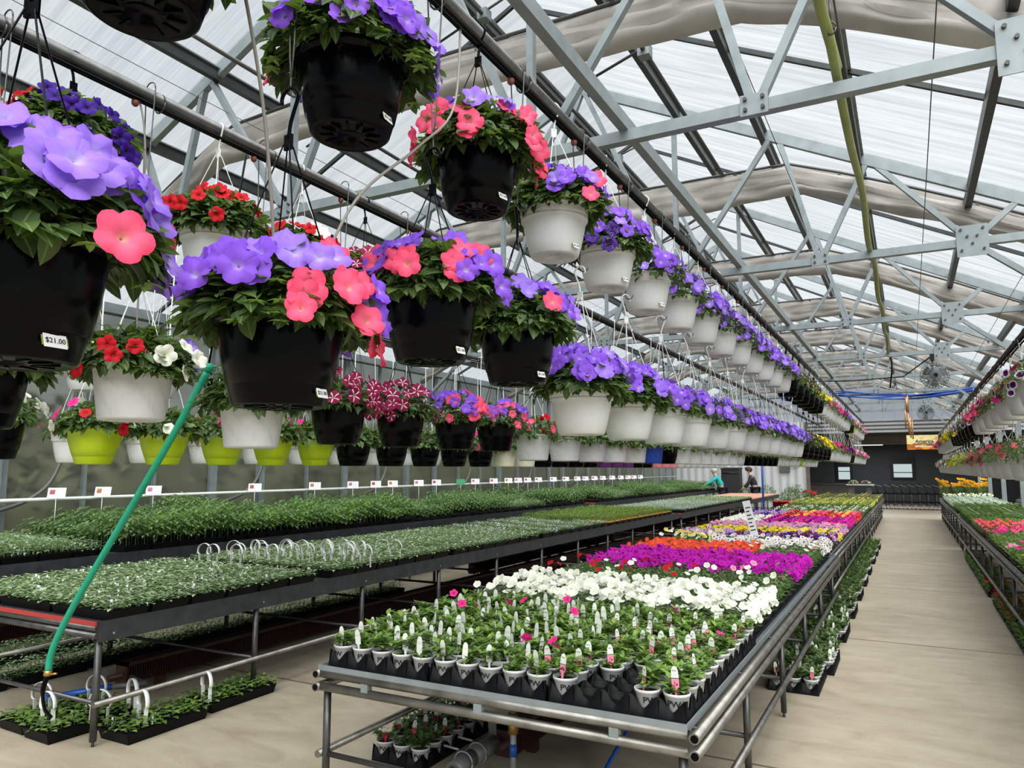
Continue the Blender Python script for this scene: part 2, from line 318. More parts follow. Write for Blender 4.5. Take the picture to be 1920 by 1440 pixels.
# ------------------------------------------------------------------ mesh builder
class MB:
    def __init__(s): s.v = []; s.f = []; s.mi = []; s.uv = []; s.mats = []; s.smooth = []
    def slot(s, m):
        if m not in s.mats: s.mats.append(m)
        return s.mats.index(m)
    def vert(s, p, uv=(0, 0)): s.v.append(tuple(p)); s.uv.append(uv); return len(s.v) - 1
    def face(s, idx, m, sm=True): s.f.append(tuple(idx)); s.mi.append(m); s.smooth.append(sm)
    def box(s, x0, x1, y0, y1, z0, z1, m):
        m = s.slot(m); b = len(s.v)
        for z in (z0, z1):
            for x, y in ((x0, y0), (x1, y0), (x1, y1), (x0, y1)): s.vert((x, y, z))
        for q in ((3, 2, 1, 0), (4, 5, 6, 7), (0, 1, 5, 4), (1, 2, 6, 5), (2, 3, 7, 6), (3, 0, 4, 7)): s.face([b + i for i in q], m, False)
    def bar(s, a, b, w, h, m, up=(0, 0, 1)):
        a = Vector(a); b = Vector(b); d = (b - a).normalized(); u = Vector(up)
        if abs(d.dot(u)) > 0.98: u = Vector((0, 1, 0))
        sd = d.cross(u).normalized(); u = sd.cross(d).normalized(); m = s.slot(m); k = len(s.v)
        for p in (a, b):
            for i, j in ((-1, -1), (1, -1), (1, 1), (-1, 1)): s.vert(p + sd * (i * w / 2) + u * (j * h / 2))
        for q in ((0, 1, 2, 3), (7, 6, 5, 4), (0, 4, 5, 1), (1, 5, 6, 2), (2, 6, 7, 3), (3, 7, 4, 0)): s.face([k + i for i in q], m, False)
    def tube(s, pts, r, m, seg=8, caps=True, hollow=False):
        pts = [Vector(p) for p in pts]; m = s.slot(m); n = len(pts); rs = r if isinstance(r, (list, tuple)) else [r] * n
        d0 = (pts[1] - pts[0]).normalized(); u = Vector((0, 0, 1)) if abs(d0.z) < 0.9 else Vector((1, 0, 0))
        rings = []
        for i, p in enumerate(pts):
            d = (pts[min(i + 1, n - 1)] - pts[max(i - 1, 0)]).normalized()
            sd = d.cross(u)
            sd = sd.normalized() if sd.length > 1e-5 else Vector((1, 0, 0)); u = sd.cross(d).normalized()
            rings.append([s.vert(p + (sd * math.cos(a) + u * math.sin(a)) * rs[i], (k / seg, i / n)) for k, a in ((k, 2 * PI * k / seg) for k in range(seg))])
        for i in range(n - 1):
            for k in range(seg): s.face((rings[i][k], rings[i][(k + 1) % seg], rings[i + 1][(k + 1) % seg], rings[i + 1][k]), m)
        if caps and not hollow:
            s.face(rings[0][::-1], m, False); s.face(rings[-1], m, False)
        return rings
    def lathe(s, prof, m, seg=32, mod=None, c=(0, 0, 0)):
        m = s.slot(m); rings = []
        for j, (r, z) in enumerate(prof):
            if r < 1e-6: rings.append([s.vert((c[0], c[1], c[2] + z))]); continue
            rings.append([s.vert((c[0] + (r + (mod(a, z) if mod else 0)) * math.cos(a), c[1] + (r + (mod(a, z) if mod else 0)) * math.sin(a), c[2] + z), (k / seg, j / len(prof))) for k, a in ((k, 2 * PI * k / seg) for k in range(seg))])
        for i in range(len(rings) - 1):
            A, B = rings[i], rings[i + 1]
            for k in range(seg):
                k2 = (k + 1) % seg
                if len(A) == 1 and len(B) == 1: continue
                if len(A) == 1: s.face((A[0], B[k2], B[k]), m)
                elif len(B) == 1: s.face((A[k], A[k2], B[0]), m)
                else: s.face((A[k], A[k2], B[k2], B[k]), m)
    def ell(s, c, r, m, seg=12, rings=8):
        prof = [(math.sin(PI * i / rings), -math.cos(PI * i / rings)) for i in range(rings + 1)]
        k = len(s.v); s.lathe([(max(p[0], 0) if 0 < i < rings else 0, p[1]) for i, p in enumerate(prof)], m, seg)
        for i in range(k, len(s.v)):
            v = s.v[i]; s.v[i] = (c[0] + v[0] * r[0], c[1] + v[1] * r[1], c[2] + v[2] * r[2])
    def poly_extrude(s, pts, axis, a, b, m):
        """pts 2D outline, extruded along axis between a and b"""
        m = s.slot(m)
        def P(p, t):
            if axis == 1: return (p[0], t, p[1])
            if axis == 0: return (t, p[0], p[1])
            return (p[0], p[1], t)
        A = [s.vert(P(p, a), p) for p in pts]; B = [s.vert(P(p, b), p) for p in pts]
        s.face(A[::-1], m, False); s.face(B, m, False); n = len(pts)
        for i in range(n): s.face((A[i], A[(i + 1) % n], B[(i + 1) % n], B[i]), m, False)
    def leaf(s, base, d, up, L, W, m, n=3, bend=0.3, fold=0.25):
        base = Vector(base); d = Vector(d).normalized(); up = Vector(up)
        sd = d.cross(up); sd = sd.normalized() if sd.length > 1e-4 else Vector((1, 0, 0)); up = sd.cross(d).normalized()
        m = s.slot(m); prev = [s.vert(base, (0.5, 0))]
        for i in range(1, n + 1):
            t = i / n; c = base + d * (L * t) + up * (-bend * L * t * t)
            if i == n:
                e = s.vert(c, (0.5, 1))
                if len(prev) == 1: return
                s.face((prev[0], prev[1], e), m); s.face((prev[1], prev[2], e), m)
            else:
                w = W * 0.5 * math.sin(PI * t ** 0.78) ** 0.8
                cur = [s.vert(c - sd * w + up * (fold * w), (0, t)), s.vert(c, (0.5, t)), s.vert(c + sd * w + up * (fold * w), (1, t))]
                if len(prev) == 1: s.face((prev[0], cur[1], cur[0]), m); s.face((prev[0], cur[2], cur[1]), m)
                else: s.face((prev[0], prev[1], cur[1], cur[0]), m); s.face((prev[1], prev[2], cur[2], cur[1]), m)
                prev = cur
    def bloom(s, c, nrm, r, m, seg=20, rings=5, flat=0.0, roll=0.0, seed=0, tube=None, ruff=0.09, closed=1.0):
        c = Vector(c); nrm = Vector(nrm).normalized()
        a = nrm.cross(Vector((0, 0, 1))); a = a.normalized() if a.length > 1e-3 else Vector((1, 0, 0)); b = nrm.cross(a).normalized()
        m = s.slot(m); rg = random.Random(seed)
        ph = [rg.uniform(-1, 1) for _ in range(5)]
        o = s.vert(c - nrm * (0.5 * r * (1 - flat)), (0, 0)); prev = None
        for i in range(1, rings + 1):
            t = i / rings; cur = []
            for k in range(seg + 1):
                th = 2 * PI * k / seg; lobe = abs(math.cos(2.5 * th)) ** 0.7
                rr = r * t ** 1.25 * closed * (1 - 0.2 * (1 - lobe) * t * t)
                h = -0.5 * r * (1 - flat) * (1 - t) ** 2.4
                q = ph[int(5 * ((k % seg) / seg)) % 5]
                h += r * t * t * (ruff * math.sin(5 * th + 1) + ruff * 0.7 * q + ruff * 0.6 * math.sin(13 * th + 3 * q)) - 0.16 * r * t ** 3 * (0.5 + 0.5 * q)
                cur.append(s.vert(c + a * (rr * math.cos(th + roll)) + b * (rr * math.sin(th + roll)) + nrm * h, (t, k / seg)))
            for k in range(seg):
                if prev is None: s.face((o, cur[k], cur[k + 1]), m)
                else: s.face((prev[k], cur[k], cur[k + 1], prev[k + 1]), m)
            prev = cur
        if tube:
            s.tube([c - nrm * (0.95 * r), c - nrm * (0.7 * r), c - nrm * (0.5 * r)], [0.05 * r, 0.09 * r, 0.1 * r], tube, 6, False)
    def build(s, name, parent=None, loc=None, link=True):
        me = bpy.data.meshes.new(name); me.from_pydata(s.v, [], s.f)
        for m in s.mats: me.materials.append(m)
        me.polygons.foreach_set('material_index', s.mi); me.polygons.foreach_set('use_smooth', s.smooth)
        ul = me.uv_layers.new(name='UVMap')
        li = [0] * len(me.loops); me.loops.foreach_get('vertex_index', li)
        fl = [0.0] * (2 * len(li))
        for i, vi in enumerate(li): fl[2 * i], fl[2 * i + 1] = s.uv[vi]
        ul.data.foreach_set('uv', fl); me.update()
        if not link: return me
        return inst(name, me, parent, loc)

def inst(name, me, parent=None, loc=None, rot=None, sc=None):
    o = bpy.data.objects.new(name, me); COL.objects.link(o)
    if parent: o.parent = parent
    if loc is not None: o.location = loc
    if rot is not None: o.rotation_euler = rot
    if sc is not None: o.scale = (sc, sc, sc) if not isinstance(sc, tuple) else sc
    return o
def tag(o, label=None, cat=None, group=None, kind=None):
    if label: o['label'] = label
    if cat: o['category'] = cat
    if group: o['group'] = group
    if kind: o['kind'] = kind
    return o
def empty(name, loc=(0, 0, 0), rz=0.0, label=None, cat=None, group=None):
    o = bpy.data.objects.new(name, None); COL.objects.link(o); o.location = loc; o.rotation_euler = (0, 0, rz)
    o.empty_display_size = 0.05
    return tag(o, label, cat, group)
_ones = 'first second third fourth fifth sixth seventh eighth ninth tenth eleventh twelfth thirteenth fourteenth fifteenth sixteenth seventeenth eighteenth nineteenth'.split()
_tens = {20: 'twenty', 30: 'thirty', 40: 'forty', 50: 'fifty', 60: 'sixty', 70: 'seventy', 80: 'eighty', 90: 'ninety'}
def nth(n):
    if n < 20: return _ones[n - 1]
    t, o = n // 10 * 10, n % 10
    if t > 90: return 'one-hundred-and-' + nth(n - 100) if n > 100 else 'hundredth'
    return (_tens[t][:-1] + 'ieth') if o == 0 else _tens[t] + '-' + _ones[o - 1]
def smooth_path(pts, n=8):
    P = [Vector(p) for p in pts]; out = []
    for i in range(len(P) - 1):
        p0 = P[max(i - 1, 0)]; p1 = P[i]; p2 = P[i + 1]; p3 = P[min(i + 2, len(P) - 1)]
        for k in range(n):
            t = k / n
            out.append(0.5 * ((2 * p1) + (p2 - p0) * t + (2 * p0 - 5 * p1 + 4 * p2 - p3) * t * t + (3 * p1 - p0 - 3 * p2 + p3) * t ** 3))
    out.append(P[-1]); return out
def text_mesh(txt, size, m, depth=0.0006, bold=0.0):
    cu = bpy.data.curves.new('text', 'FONT'); cu.body = txt; cu.size = size; cu.extrude = depth; cu.align_x = 'CENTER'; cu.align_y = 'CENTER'; cu.resolution_u = 2; cu.offset = bold
    o = bpy.data.objects.new('text', cu); COL.objects.link(o)
    dg = bpy.context.evaluated_depsgraph_get()
    me = bpy.data.meshes.new_from_object(o.evaluated_get(dg)); bpy.data.objects.remove(o)
    me.materials.clear(); me.materials.append(m); return me

# ------------------------------------------------------------------ camera, world, light
cam = bpy.data.cameras.new('camera'); co_ = bpy.data.objects.new('camera', cam); COL.objects.link(co_)
co_.location = (0, 0, 1.65); co_.rotation_euler = (R(90 + 6.6135), 0, R(28.203))
cam.sensor_width = 36; cam.sensor_fit = 'HORIZONTAL'; cam.lens = 1380 / 1920 * 36; cam.clip_end = 300; cam.clip_start = 0.05
scn.camera = co_
w = bpy.data.worlds.new('overcast_sky'); scn.world = w; w.use_nodes = True
nt = w.node_tree; nt.nodes.clear()
wo = nt.nodes.new('ShaderNodeOutputWorld'); bg = nt.nodes.new('ShaderNodeBackground')
tc = nt.nodes.new('ShaderNodeTexCoord'); nz = nt.nodes.new('ShaderNodeTexNoise'); nz.inputs['Scale'].default_value = 1.6; nz.inputs['Detail'].default_value = 4
rp = nt.nodes.new('ShaderNodeValToRGB'); rp.color_ramp.elements[0].position = 0.3; rp.color_ramp.elements[0].color = (0.74, 0.8, 0.86, 1); rp.color_ramp.elements[1].position = 0.7; rp.color_ramp.elements[1].color = (0.9, 0.93, 0.96, 1)
nt.links.new(tc.outputs['Generated'], nz.inputs['Vector']); nt.links.new(nz.outputs['Fac'], rp.inputs[0]); nt.links.new(rp.outputs[0], bg.inputs[0]); bg.inputs[1].default_value = 0.57
nt.links.new(bg.outputs[0], wo.inputs[0])
sun = bpy.data.lights.new('hazy_sun', 'SUN'); sun.energy = 7.5; sun.angle = R(75); sun.color = (1, 0.98, 0.95)
so = bpy.data.objects.new('hazy_sun', sun); COL.objects.link(so); so.rotation_euler = Vector((0.45, -0.55, 1)).to_track_quat('Z', 'Y').to_euler(); so.location = (2, 0, 12)
scn.view_settings.view_transform = 'Standard'; scn.view_settings.look = 'None'; scn.view_settings.gamma = 1
scn.view_settings.exposure = 0.3; scn.view_settings.use_curve_mapping = False
scn.cycles.use_denoising = True
scn.cycles.max_bounces = 6; scn.cycles.transparent_max_bounces = 12; scn.cycles.diffuse_bounces = 3; scn.cycles.glossy_bounces = 2; scn.cycles.transmission_bounces = 4
scn.cycles.use_adaptive_sampling = True; scn.cycles.adaptive_threshold = 0.02
scn.cycles.caustics_reflective = False; scn.cycles.caustics_refractive = False
# ------------------------------------------------------------------ the building
XL, XR, XC, ZR, SL = -8.7, 2.1, -3.3, 6.37, 0.5
YB = 31.0
def roofz(x): return ZR - SL * abs(x - XC)
def slab(name, x0, x1, y0, y1, z0, z1, m):
    mb = MB(); mb.box(x0, x1, y0, y1, z0, z1, m); o = mb.build(name); o['kind'] = 'structure'; return o
slab('floor', -16, 12, -3, 42, -0.12, 0, FLOOR)
g = slab('ground_outside', -60, 40, -20, 80, -0.3, -0.13, GRASS)
def roof_panel(name, xa, za, xb, zb, y0=-2.5, y1=YB):
    mb = MB(); m = mb.slot(ROOF)
    v = [mb.vert(p) for p in ((xa, y0, za), (xb, y0, zb), (xb, y1, zb), (xa, y1, za))]
    mb.face(v, m, False); o = mb.build(name); o['kind'] = 'structure'
    o['label'] = 'clear ribbed roof glazing over the benches'
    return o
roof_panel('ceiling', XC, ZR, XR, roofz(XR)); roof_panel('ceiling', XL, roofz(XL), XC, ZR)
roof_panel('ceiling', XR, roofz(XR), XR + 5.4, ZR)
# side walls
slab('wall_left', XL - 0.02, XL, -2.5, YB, 0.75, roofz(XL), WALLP)
slab('wall_left_base', XL - 0.06, XL + 0.02, -2.5, YB, 0, 0.75, SIDING)
slab('wall_right', XR + 5.4, XR + 5.42, -2.5, YB, 0, 3.6, ROOF)
slab('wall_front', XL, XR + 5.4, -2.52, -2.5, 0, 3.6, ROOF)
# far gable
mb = MB()
mb.poly_extrude([(XL, 3.5), (XR, 3.5), (XR, roofz(XR)), (XC, ZR), (XL, roofz(XL))], 1, YB, YB + 0.02, GABLE); mb.build('wall_back_gable')['kind'] = 'structure'
mb = MB(); mb.poly_extrude([(XR, 3.5), (XR + 5.4, 3.5), (XR + 5.4, ZR), (XR, roofz(XR))], 1, YB, YB + 0.02, GABLE); mb.build('wall_back_gable')['kind'] = 'structure'
slab('trim_1', -3.5, XR + 5.4, YB - 0.05, YB + 0.08, 3.02, 3.5, HEADER)
slab('wall_back', XL, -3.5, YB, YB + 0.1, 0, 3.5, SIDING)
slab('trim_2', -3.56, -3.44, YB - 0.06, YB + 0.12, 0, 3.5, WOODP)
# dark shop area behind the opening
slab('wall_shop_back', -6, 7.6, 40, 40.1, 0, 3.1, DARKW); slab('wall_shop_left', -4.6, -4.5, YB + 0.1, 40, 0, 3.1, DARKW)
slab('wall_shop_right', 7.5, 7.6, YB + 0.1, 40, 0, 3.1, DARKW); slab('ceiling_shop', -6, 7.6, YB + 0.05, 40, 3.1, 3.2, DARKC)
slab('trim_3', -3.4, 2.0, 32.2, 32.5, 2.62, 2.95, WOODP)
t = NT('tube_lamp_glow'); e = t.n('ShaderNodeEmission', Strength=0.9); LAMP = t.surf(e.outputs[0])
for i, (x, y) in enumerate(((-1.6, 34.0), (-1.6, 37.5), (2.0, 36.0))):
    t = empty('tube_lamp', (x, y, 2.75), 0, 'thin tube lamp under the dark shop ceiling, %s of three' % nth(i + 1), 'lamp', 'shop tube lamps')
    mb = MB(); mb.tube([(-.6, 0, 0), (.6, 0, 0)], .02, LAMP, 8); mb.build('tube', t)
    mb = MB(); mb.box(-.62, .62, -.04, .04, .03, .07, WHITEP); mb.tube([(-.5, 0, .07), (-.5, 0, .35)], .006, WIRE, 5); mb.tube([(.5, 0, .07), (.5, 0, .35)], .006, WIRE, 5); mb.build('fixture', t)
    la = bpy.data.lights.new('tube_light', 'AREA'); la.shape = 'RECTANGLE'; la.size = 1.2; la.size_y = .08; la.energy = 45
    lo = bpy.data.objects.new('tube_light', la); COL.objects.link(lo); lo.location = (x, y, 2.7)
def window(n, x0, x1, z0, z1, muntins):
    t = empty('window_%d' % n, ((x0 + x1) / 2, 39.98, z0)); t['kind'] = 'structure'; cx = (x0 + x1) / 2
    mb = MB(); mb.box(x0 - cx, x1 - cx, -0.01, 0.01, 0, z1 - z0, WINLIT); mb.build('pane', t)
    mb = MB()
    for a, b, c_, d in ((x0 - .12, x0, z0 - .1, z1 + .3), (x1, x1 + .12, z0 - .1, z1 + .3), (x0, x1, z1, z1 + .3), (x0, x1, z0 - .1, z0)): mb.box(a - cx, b - cx, -0.06, 0.02, c_ - z0, d - z0, FRAMEB)
    for z in muntins: mb.box(x0 - cx, x1 - cx, -0.04, 0.0, z - z0 - .02, z - z0 + .02, FRAMEB)
    mb.build('window_frame', t)
window(1, -0.67, 0.11, 1.27, 1.9, [1.5]); window(2, -3.1, -2.58, 1.16, 1.76, [1.55])
# wall posts, rail, conduits along the left wall
k = 0
yy = 2.6
while yy < YB:
    k += 1
    mb = MB(); mb.bar((0, 0, 0), (0, 0, 3.6), 0.05, 0.04 if k % 3 else 0.12, GALV); o = mb.build('trim_%d' % (10 + k), None, (XL + 0.06, yy, 0)); o['kind'] = 'structure'
    yy += 0.92
def single(name, mb, label, cat, group=None, loc=None):
    return tag(mb.build(name, None, loc), label, cat, group)
mb = MB(); mb.tube([(XL + 0.25, -1, 1.31), (XL + 0.25, YB - 1, 1.36)], 0.022, ALU, 10)
single('wall_rail_pipe', mb, 'long white pipe running level along the polycarbonate side wall', 'pipe')
for i in range(9):
    y0 = 4.35 + 3.66 * i * 0.82; mb = MB()
    mb.tube(smooth_path([(0, 0, 0), (0, 0.35, 0.12), (0, 0.62, 0.4), (0.0, 0.78, 1.1), (0, 0.8, 1.9)], 5), 0.022, PVCG, 8)
    single('roll_up_crank_pipe', mb, 'grey bent conduit curving up the side wall, %s from the near end' % nth(i + 1), 'pipe', 'bent conduits on the side wall', (XL + 0.15, y0, 1.2))
# gutters / posts at the right
mb = MB(); mb.bar((XR, -2, 3.62), (XR, YB, 3.62), 0.16, 0.12, GALV); o = mb.build('trim_4'); o['kind'] = 'structure'
mb = MB(); mb.bar((XL + .1, -2, 3.62), (XL + .1, YB, 3.62), 0.16, 0.12, GALV); o = mb.build('trim_5'); o['kind'] = 'structure'
TY = [4.35 + 3.66 * i for i in range(8)]
for i, y in enumerate(TY):
    mb = MB(); mb.bar((0, 0, 0), (0, 0, 3.58), 0.1, 0.1, GALV, (0, 1, 0)); mb.box(-.09, .09, -.09, .09, 0, .012, GALV)
    tag(mb.build('steel_post', None, (XR, y, 0)), 'square galvanised post carrying the right gutter, %s from the near end' % nth(i + 1), 'post', 'gutter posts')
    mb = MB(); mb.bar((0, 0, 0), (0, 0, 3.58), 0.08, 0.1, GALV, (0, 1, 0))
    tag(mb.build('steel_post', None, (XL + 0.12, y, 0)), 'square galvanised post at the left side wall, %s from the near end' % nth(i + 1), 'post', 'side wall posts')
# trusses: one set of part meshes, copied down the house
def plate_mesh(w, h, bolts):
    mb = MB(); mb.box(-w / 2, w / 2, -0.004, 0.004, -h / 2, h / 2, GALV)
    for x, z in bolts: mb.tube([(x, -0.02, z), (x, 0.008, z)], 0.012, WIRE, 8)
    return mb.build('gusset_plate', link=False)
def seg_mesh(name, a, b, w=0.06, h=0.07, m=None):
    mb = MB(); mb.bar((a[0], 0, a[1]), (b[0], 0, b[1]), w, h, m or GALV, (0, 1, 0)); return mb.build(name, link=False)
tp = []
CH = 3.78
tp.append(('bottom_chord', seg_mesh('bottom_chord', (XC - 5.15, CH), (XC + 5.15, CH), 0.075, 0.07), 0))
tp.append(('rafter', seg_mesh('rafter', (XC, ZR - .05), (XR, roofz(XR) - .05), 0.13, 0.06), 0))
tp.append(('rafter', seg_mesh('rafter', (XC, ZR - .05), (XL, roofz(XL) - .05), 0.13, 0.06), 0))
webs = [((0.64, CH), (-0.2, 4.77)), ((0.64, CH), (1.05, 4.15)), ((0.64, CH), (2.06, 2.55)), ((-0.68, CH), (-0.2, 4.77)), ((-0.7, CH), (-1.05, 5.2)),
        ((-2.12, CH), (-1.12, 5.22)), ((-2.18, CH), (-2.18, 5.75)), ((-2.18, CH), (-3.3, 6.3))]
for a, b in webs:
    for sgn in (1, -1):
        f = (lambda p: p) if sgn == 1 else (lambda p: (2 * XC - p[0], p[1]))
        tp.append(('web_member', seg_mesh('web_member', f(a), f(b), 0.05, 0.055), 0))
pl_s = plate_mesh(0.16, 0.13, [(-.05, -.03), (.05, -.03), (-.05, .035), (.05, .035)])
pl_b = plate_mesh(0.26, 0.3, [(-.09, .11), (.09, .11), (-.04, .04), (.04, .04), (-.09, -.09), (.09, -.09), (0, -.03)])
for i, y in enumerate(TY):
    t = empty('roof_truss', (0, y, 0), 0, 'galvanised steel roof truss with bolted plates, %s from the near end' % nth(i + 1), 'truss', 'roof trusses')
    for nm, me, _ in tp: inst(nm, me, t)
    for x, pm in ((-0.69, pl_s), (0.64, pl_b), (-2.15, pl_s)):
        inst('gusset_plate', pm, t, (x, -0.045, CH + 0.01)); inst('gusset_plate', pm, t, (2 * XC - x, -0.045, CH + 0.01))
# intermediate glazing bars
q = 30
for y in [TY[0] - 1.83] + [y + 1.83 for y in TY[:-1]]:
    for xe in (XL, XR, XR + 5.4):
        q += 1; mb = MB()
        if xe == XR + 5.4: mb.bar((XR, y, roofz(XR) - .03), (xe, y, ZR - .03), 0.035, 0.04, DARKBAR)
        else: mb.bar((XC, y, ZR - .03), (xe, y, roofz(xe) - .03), 0.035, 0.04, DARKBAR)
        mb.build('trim_%d' % q)['kind'] = 'structure'
# dark purlins along the house
for x in (-3.05, -2.13, -1.21, -0.29, 0.66, 1.5):
    for xx in (x, 2 * XC - x, 2 * XR - x):
        q += 1; mb = MB(); z = (roofz(xx) if xx < XR else roofz(x)) - 0.09
        mb.bar((xx, -2.4, z), (xx, YB, z), 0.06, 0.11, DARKBAR); mb.bar((xx + .04, -2.4, z + .05), (xx + .04, YB, z + .05), 0.03, 0.012, GALV)
        mb.build('trim_%d' % q)['kind'] = 'structure'
# long box beams on the chords
for x in (-1.5,):
    q += 1; mb = MB(); mb.bar((x, -1, 3.86), (x, YB, 3.86), 0.06, 0.09, GALV); mb.build('trim_%d' % q)['kind'] = 'structure'
# drive shafts with couplings
for n_, (x, z) in enumerate(((-1.75, 5.1), (-3.3, 5.9), (-5.0, 5.2))):
    mb = MB(); mb.tube([(x, -1, z), (x, YB - .5, z)], 0.02, WIRE, 8)
    for y in TY:
        mb.box(x - .05, x + .05, y + 1.2, y + 1.3, z - .05, z + .05, GALV)
        mb.tube([(x - .5, y + 1.25, z - .12), (x + .5, y + 1.25, z + .2)], 0.012, WIRE, 6)
    single('vent_drive_shaft', mb, 'thin steel drive shaft under the glazing, %s' % ('above the violet baskets', 'below the ridge', 'over the seedling bench')[n_], 'shaft')
# gathered shade curtains at every truss
prof_path = [(-8.4, 3.72), (-7.6, 4.1), (-6.9, 4.46), (-6.3, 4.78), (-5.75, 5.04), (-5.0, 5.07), (-4.2, 5.07), (-3.3, 5.08), (-2.4, 5.07), (-1.6, 5.07), (-1.02, 5.06), (-0.5, 4.86), (0.1, 4.6), (0.75, 4.3), (1.4, 3.98), (1.98, 3.7)]
def curtain_mesh(seed):
    pts = []
    for i in range(len(prof_path) - 1):
        a, b = prof_path[i], prof_path[i + 1]
        for k in range(10): t = k / 10; pts.append((a[0] + (b[0] - a[0]) * t, a[1] + (b[1] - a[1]) * t))
    pts.append(prof_path[-1]); mb = MB(); m = mb.slot(CLOTH)
    sec = [(0, 0), (-.02, -.03), (-.015, -.05), (-.05, -.08), (-.035, -.11), (-.075, -.15), (-.05, -.18), (-.09, -.23), (-.06, -.26), (-.1, -.31), (-.095, -.36), (-.05, -.4), (.0, -.4), (.05, -.37), (.04, -.3), (.07, -.24), (.03, -.18), (.05, -.1), (.02, -.04)]
    rings = []
    for x, z in pts:
        rg2 = []
        for j, (dy, dz) in enumerate(sec):
            n = noise.noise(Vector((x * 2.6 + dz * 5, j * 0.9, seed * 7.1))); n2 = noise.noise(Vector((x * 0.8, 0, seed * 3.3))); n3 = noise.noise(Vector((x * 1.1 - dz * 9, j * .3, seed)))
            sag = 1 + 0.2 * n2
            rg2.append(mb.vert((x - dz * .45 if x > -3.3 else x + dz * .45, dy * (1 + 0.7 * n) + 0.03 * n3, z + 1.0 * dz * sag + 0.028 * n * (1 if j else 0))))
        rings.append(rg2)
    n = len(sec)
    for i in range(len(rings) - 1):
        for j in range(n): mb.face((rings[i][j], rings[i][(j + 1) % n], rings[i + 1][(j + 1) % n], rings[i + 1][j]), m)
    mb.face(rings[0], m); mb.face(rings[-1][::-1], m)
    return mb.build('cloth', link=False)
cm = [curtain_mesh(1), curtain_mesh(2)]
mb = MB(); mb.tube([(x, 0, z + 0.02) for x, z in prof_path], 0.016, WIRE, 6)
for x, z in prof_path[1:-1]: mb.box(x - .015, x + .015, -.01, .01, z - .04, z + .03, WIRE)
cw = mb.build('curtain_track', link=False)
for i, y in enumerate(TY):
    t = empty('shade_curtain', (0, y + 0.5, 0), 0, 'beige shade curtain gathered below the glazing beside the %s truss' % nth(i + 1), 'curtain', 'gathered shade curtains')
    inst('cloth', cm[i % 2], t); inst('curtain_track', cw, t)
# thin suspension wires
for i, x in enumerate((-5.2, -4.0, -2.6, -0.9, 0.25, 1.1)):
    z = roofz(x) - 0.6; mb = MB(); mb.tube([(x, -1, z), (x, YB, z)], 0.0035, WIRE, 4)
    single('support_wire', mb, 'thin support wire stretched lengthwise below the glazing, %s from the left' % nth(i + 1), 'wire', 'lengthwise support wires')
bpy.context.scene['wires'] = 1

# ------------------------------------------------------------------ outside: trees beyond the left wall
def tree_mesh(seed):
    rg = random.Random(seed); mb = MB(); m = TREEL
    for _ in range(1500):
        a = rg.uniform(0, 2 * PI); e = rg.uniform(-1, 1); rr = rg.uniform(.55, 1)
        c = Vector((math.cos(a) * math.sqrt(1 - e * e) * 1.9 * rr, math.sin(a) * math.sqrt(1 - e * e) * 1.9 * rr, 1.7 + e * 1.5 * rr))
        mb.leaf(c, (rg.uniform(-1, 1), rg.uniform(-1, 1), rg.uniform(-1, .5)), (0, 0, 1), .3, .24, m, 2)
    return mb.build('crown', link=False)
hb = MB(); m_h = hb.slot(TREEL); rgt = random.Random(5); nx_ = 70
cols = []
for i in range(nx_ + 1):
    y = -8 + 48 * i / nx_; row = []
    for k in range(9):
        a = PI * k / 8; n = noise.noise(Vector((y * .5, a * 1.3, 2))); r_ = (1.5 + .5 * n); row.append(hb.vert((-13.5 + math.cos(a) * r_ * .8, y, -.13 + math.sin(a) * r_ * 1.9 + .3 * noise.noise(Vector((y * 1.7, a, 0))))))
    cols.append(row)
for i in range(nx_):
    for k in range(8): hb.face((cols[i][k], cols[i + 1][k], cols[i + 1][k + 1], cols[i][k + 1]), m_h)
for _ in range(4000):
    y = rgt.uniform(-8, 40); a = rgt.uniform(0, 2.4); r_ = 1.5 + .5 * noise.noise(Vector((y * .5, a * 1.3, 2)))
    hb.leaf((-13.5 + math.cos(a) * r_ * .8, y, math.sin(a) * r_ * 1.9), (rgt.uniform(-1, 1), rgt.uniform(-1, 1), rgt.uniform(-.3, 1)), (0, 0, 1), .3, .2, TREEL, 2)
tag(hb.build('hedge'), 'dull green hedge standing outside the cloudy side wall', 'hedge', None, 'stuff')

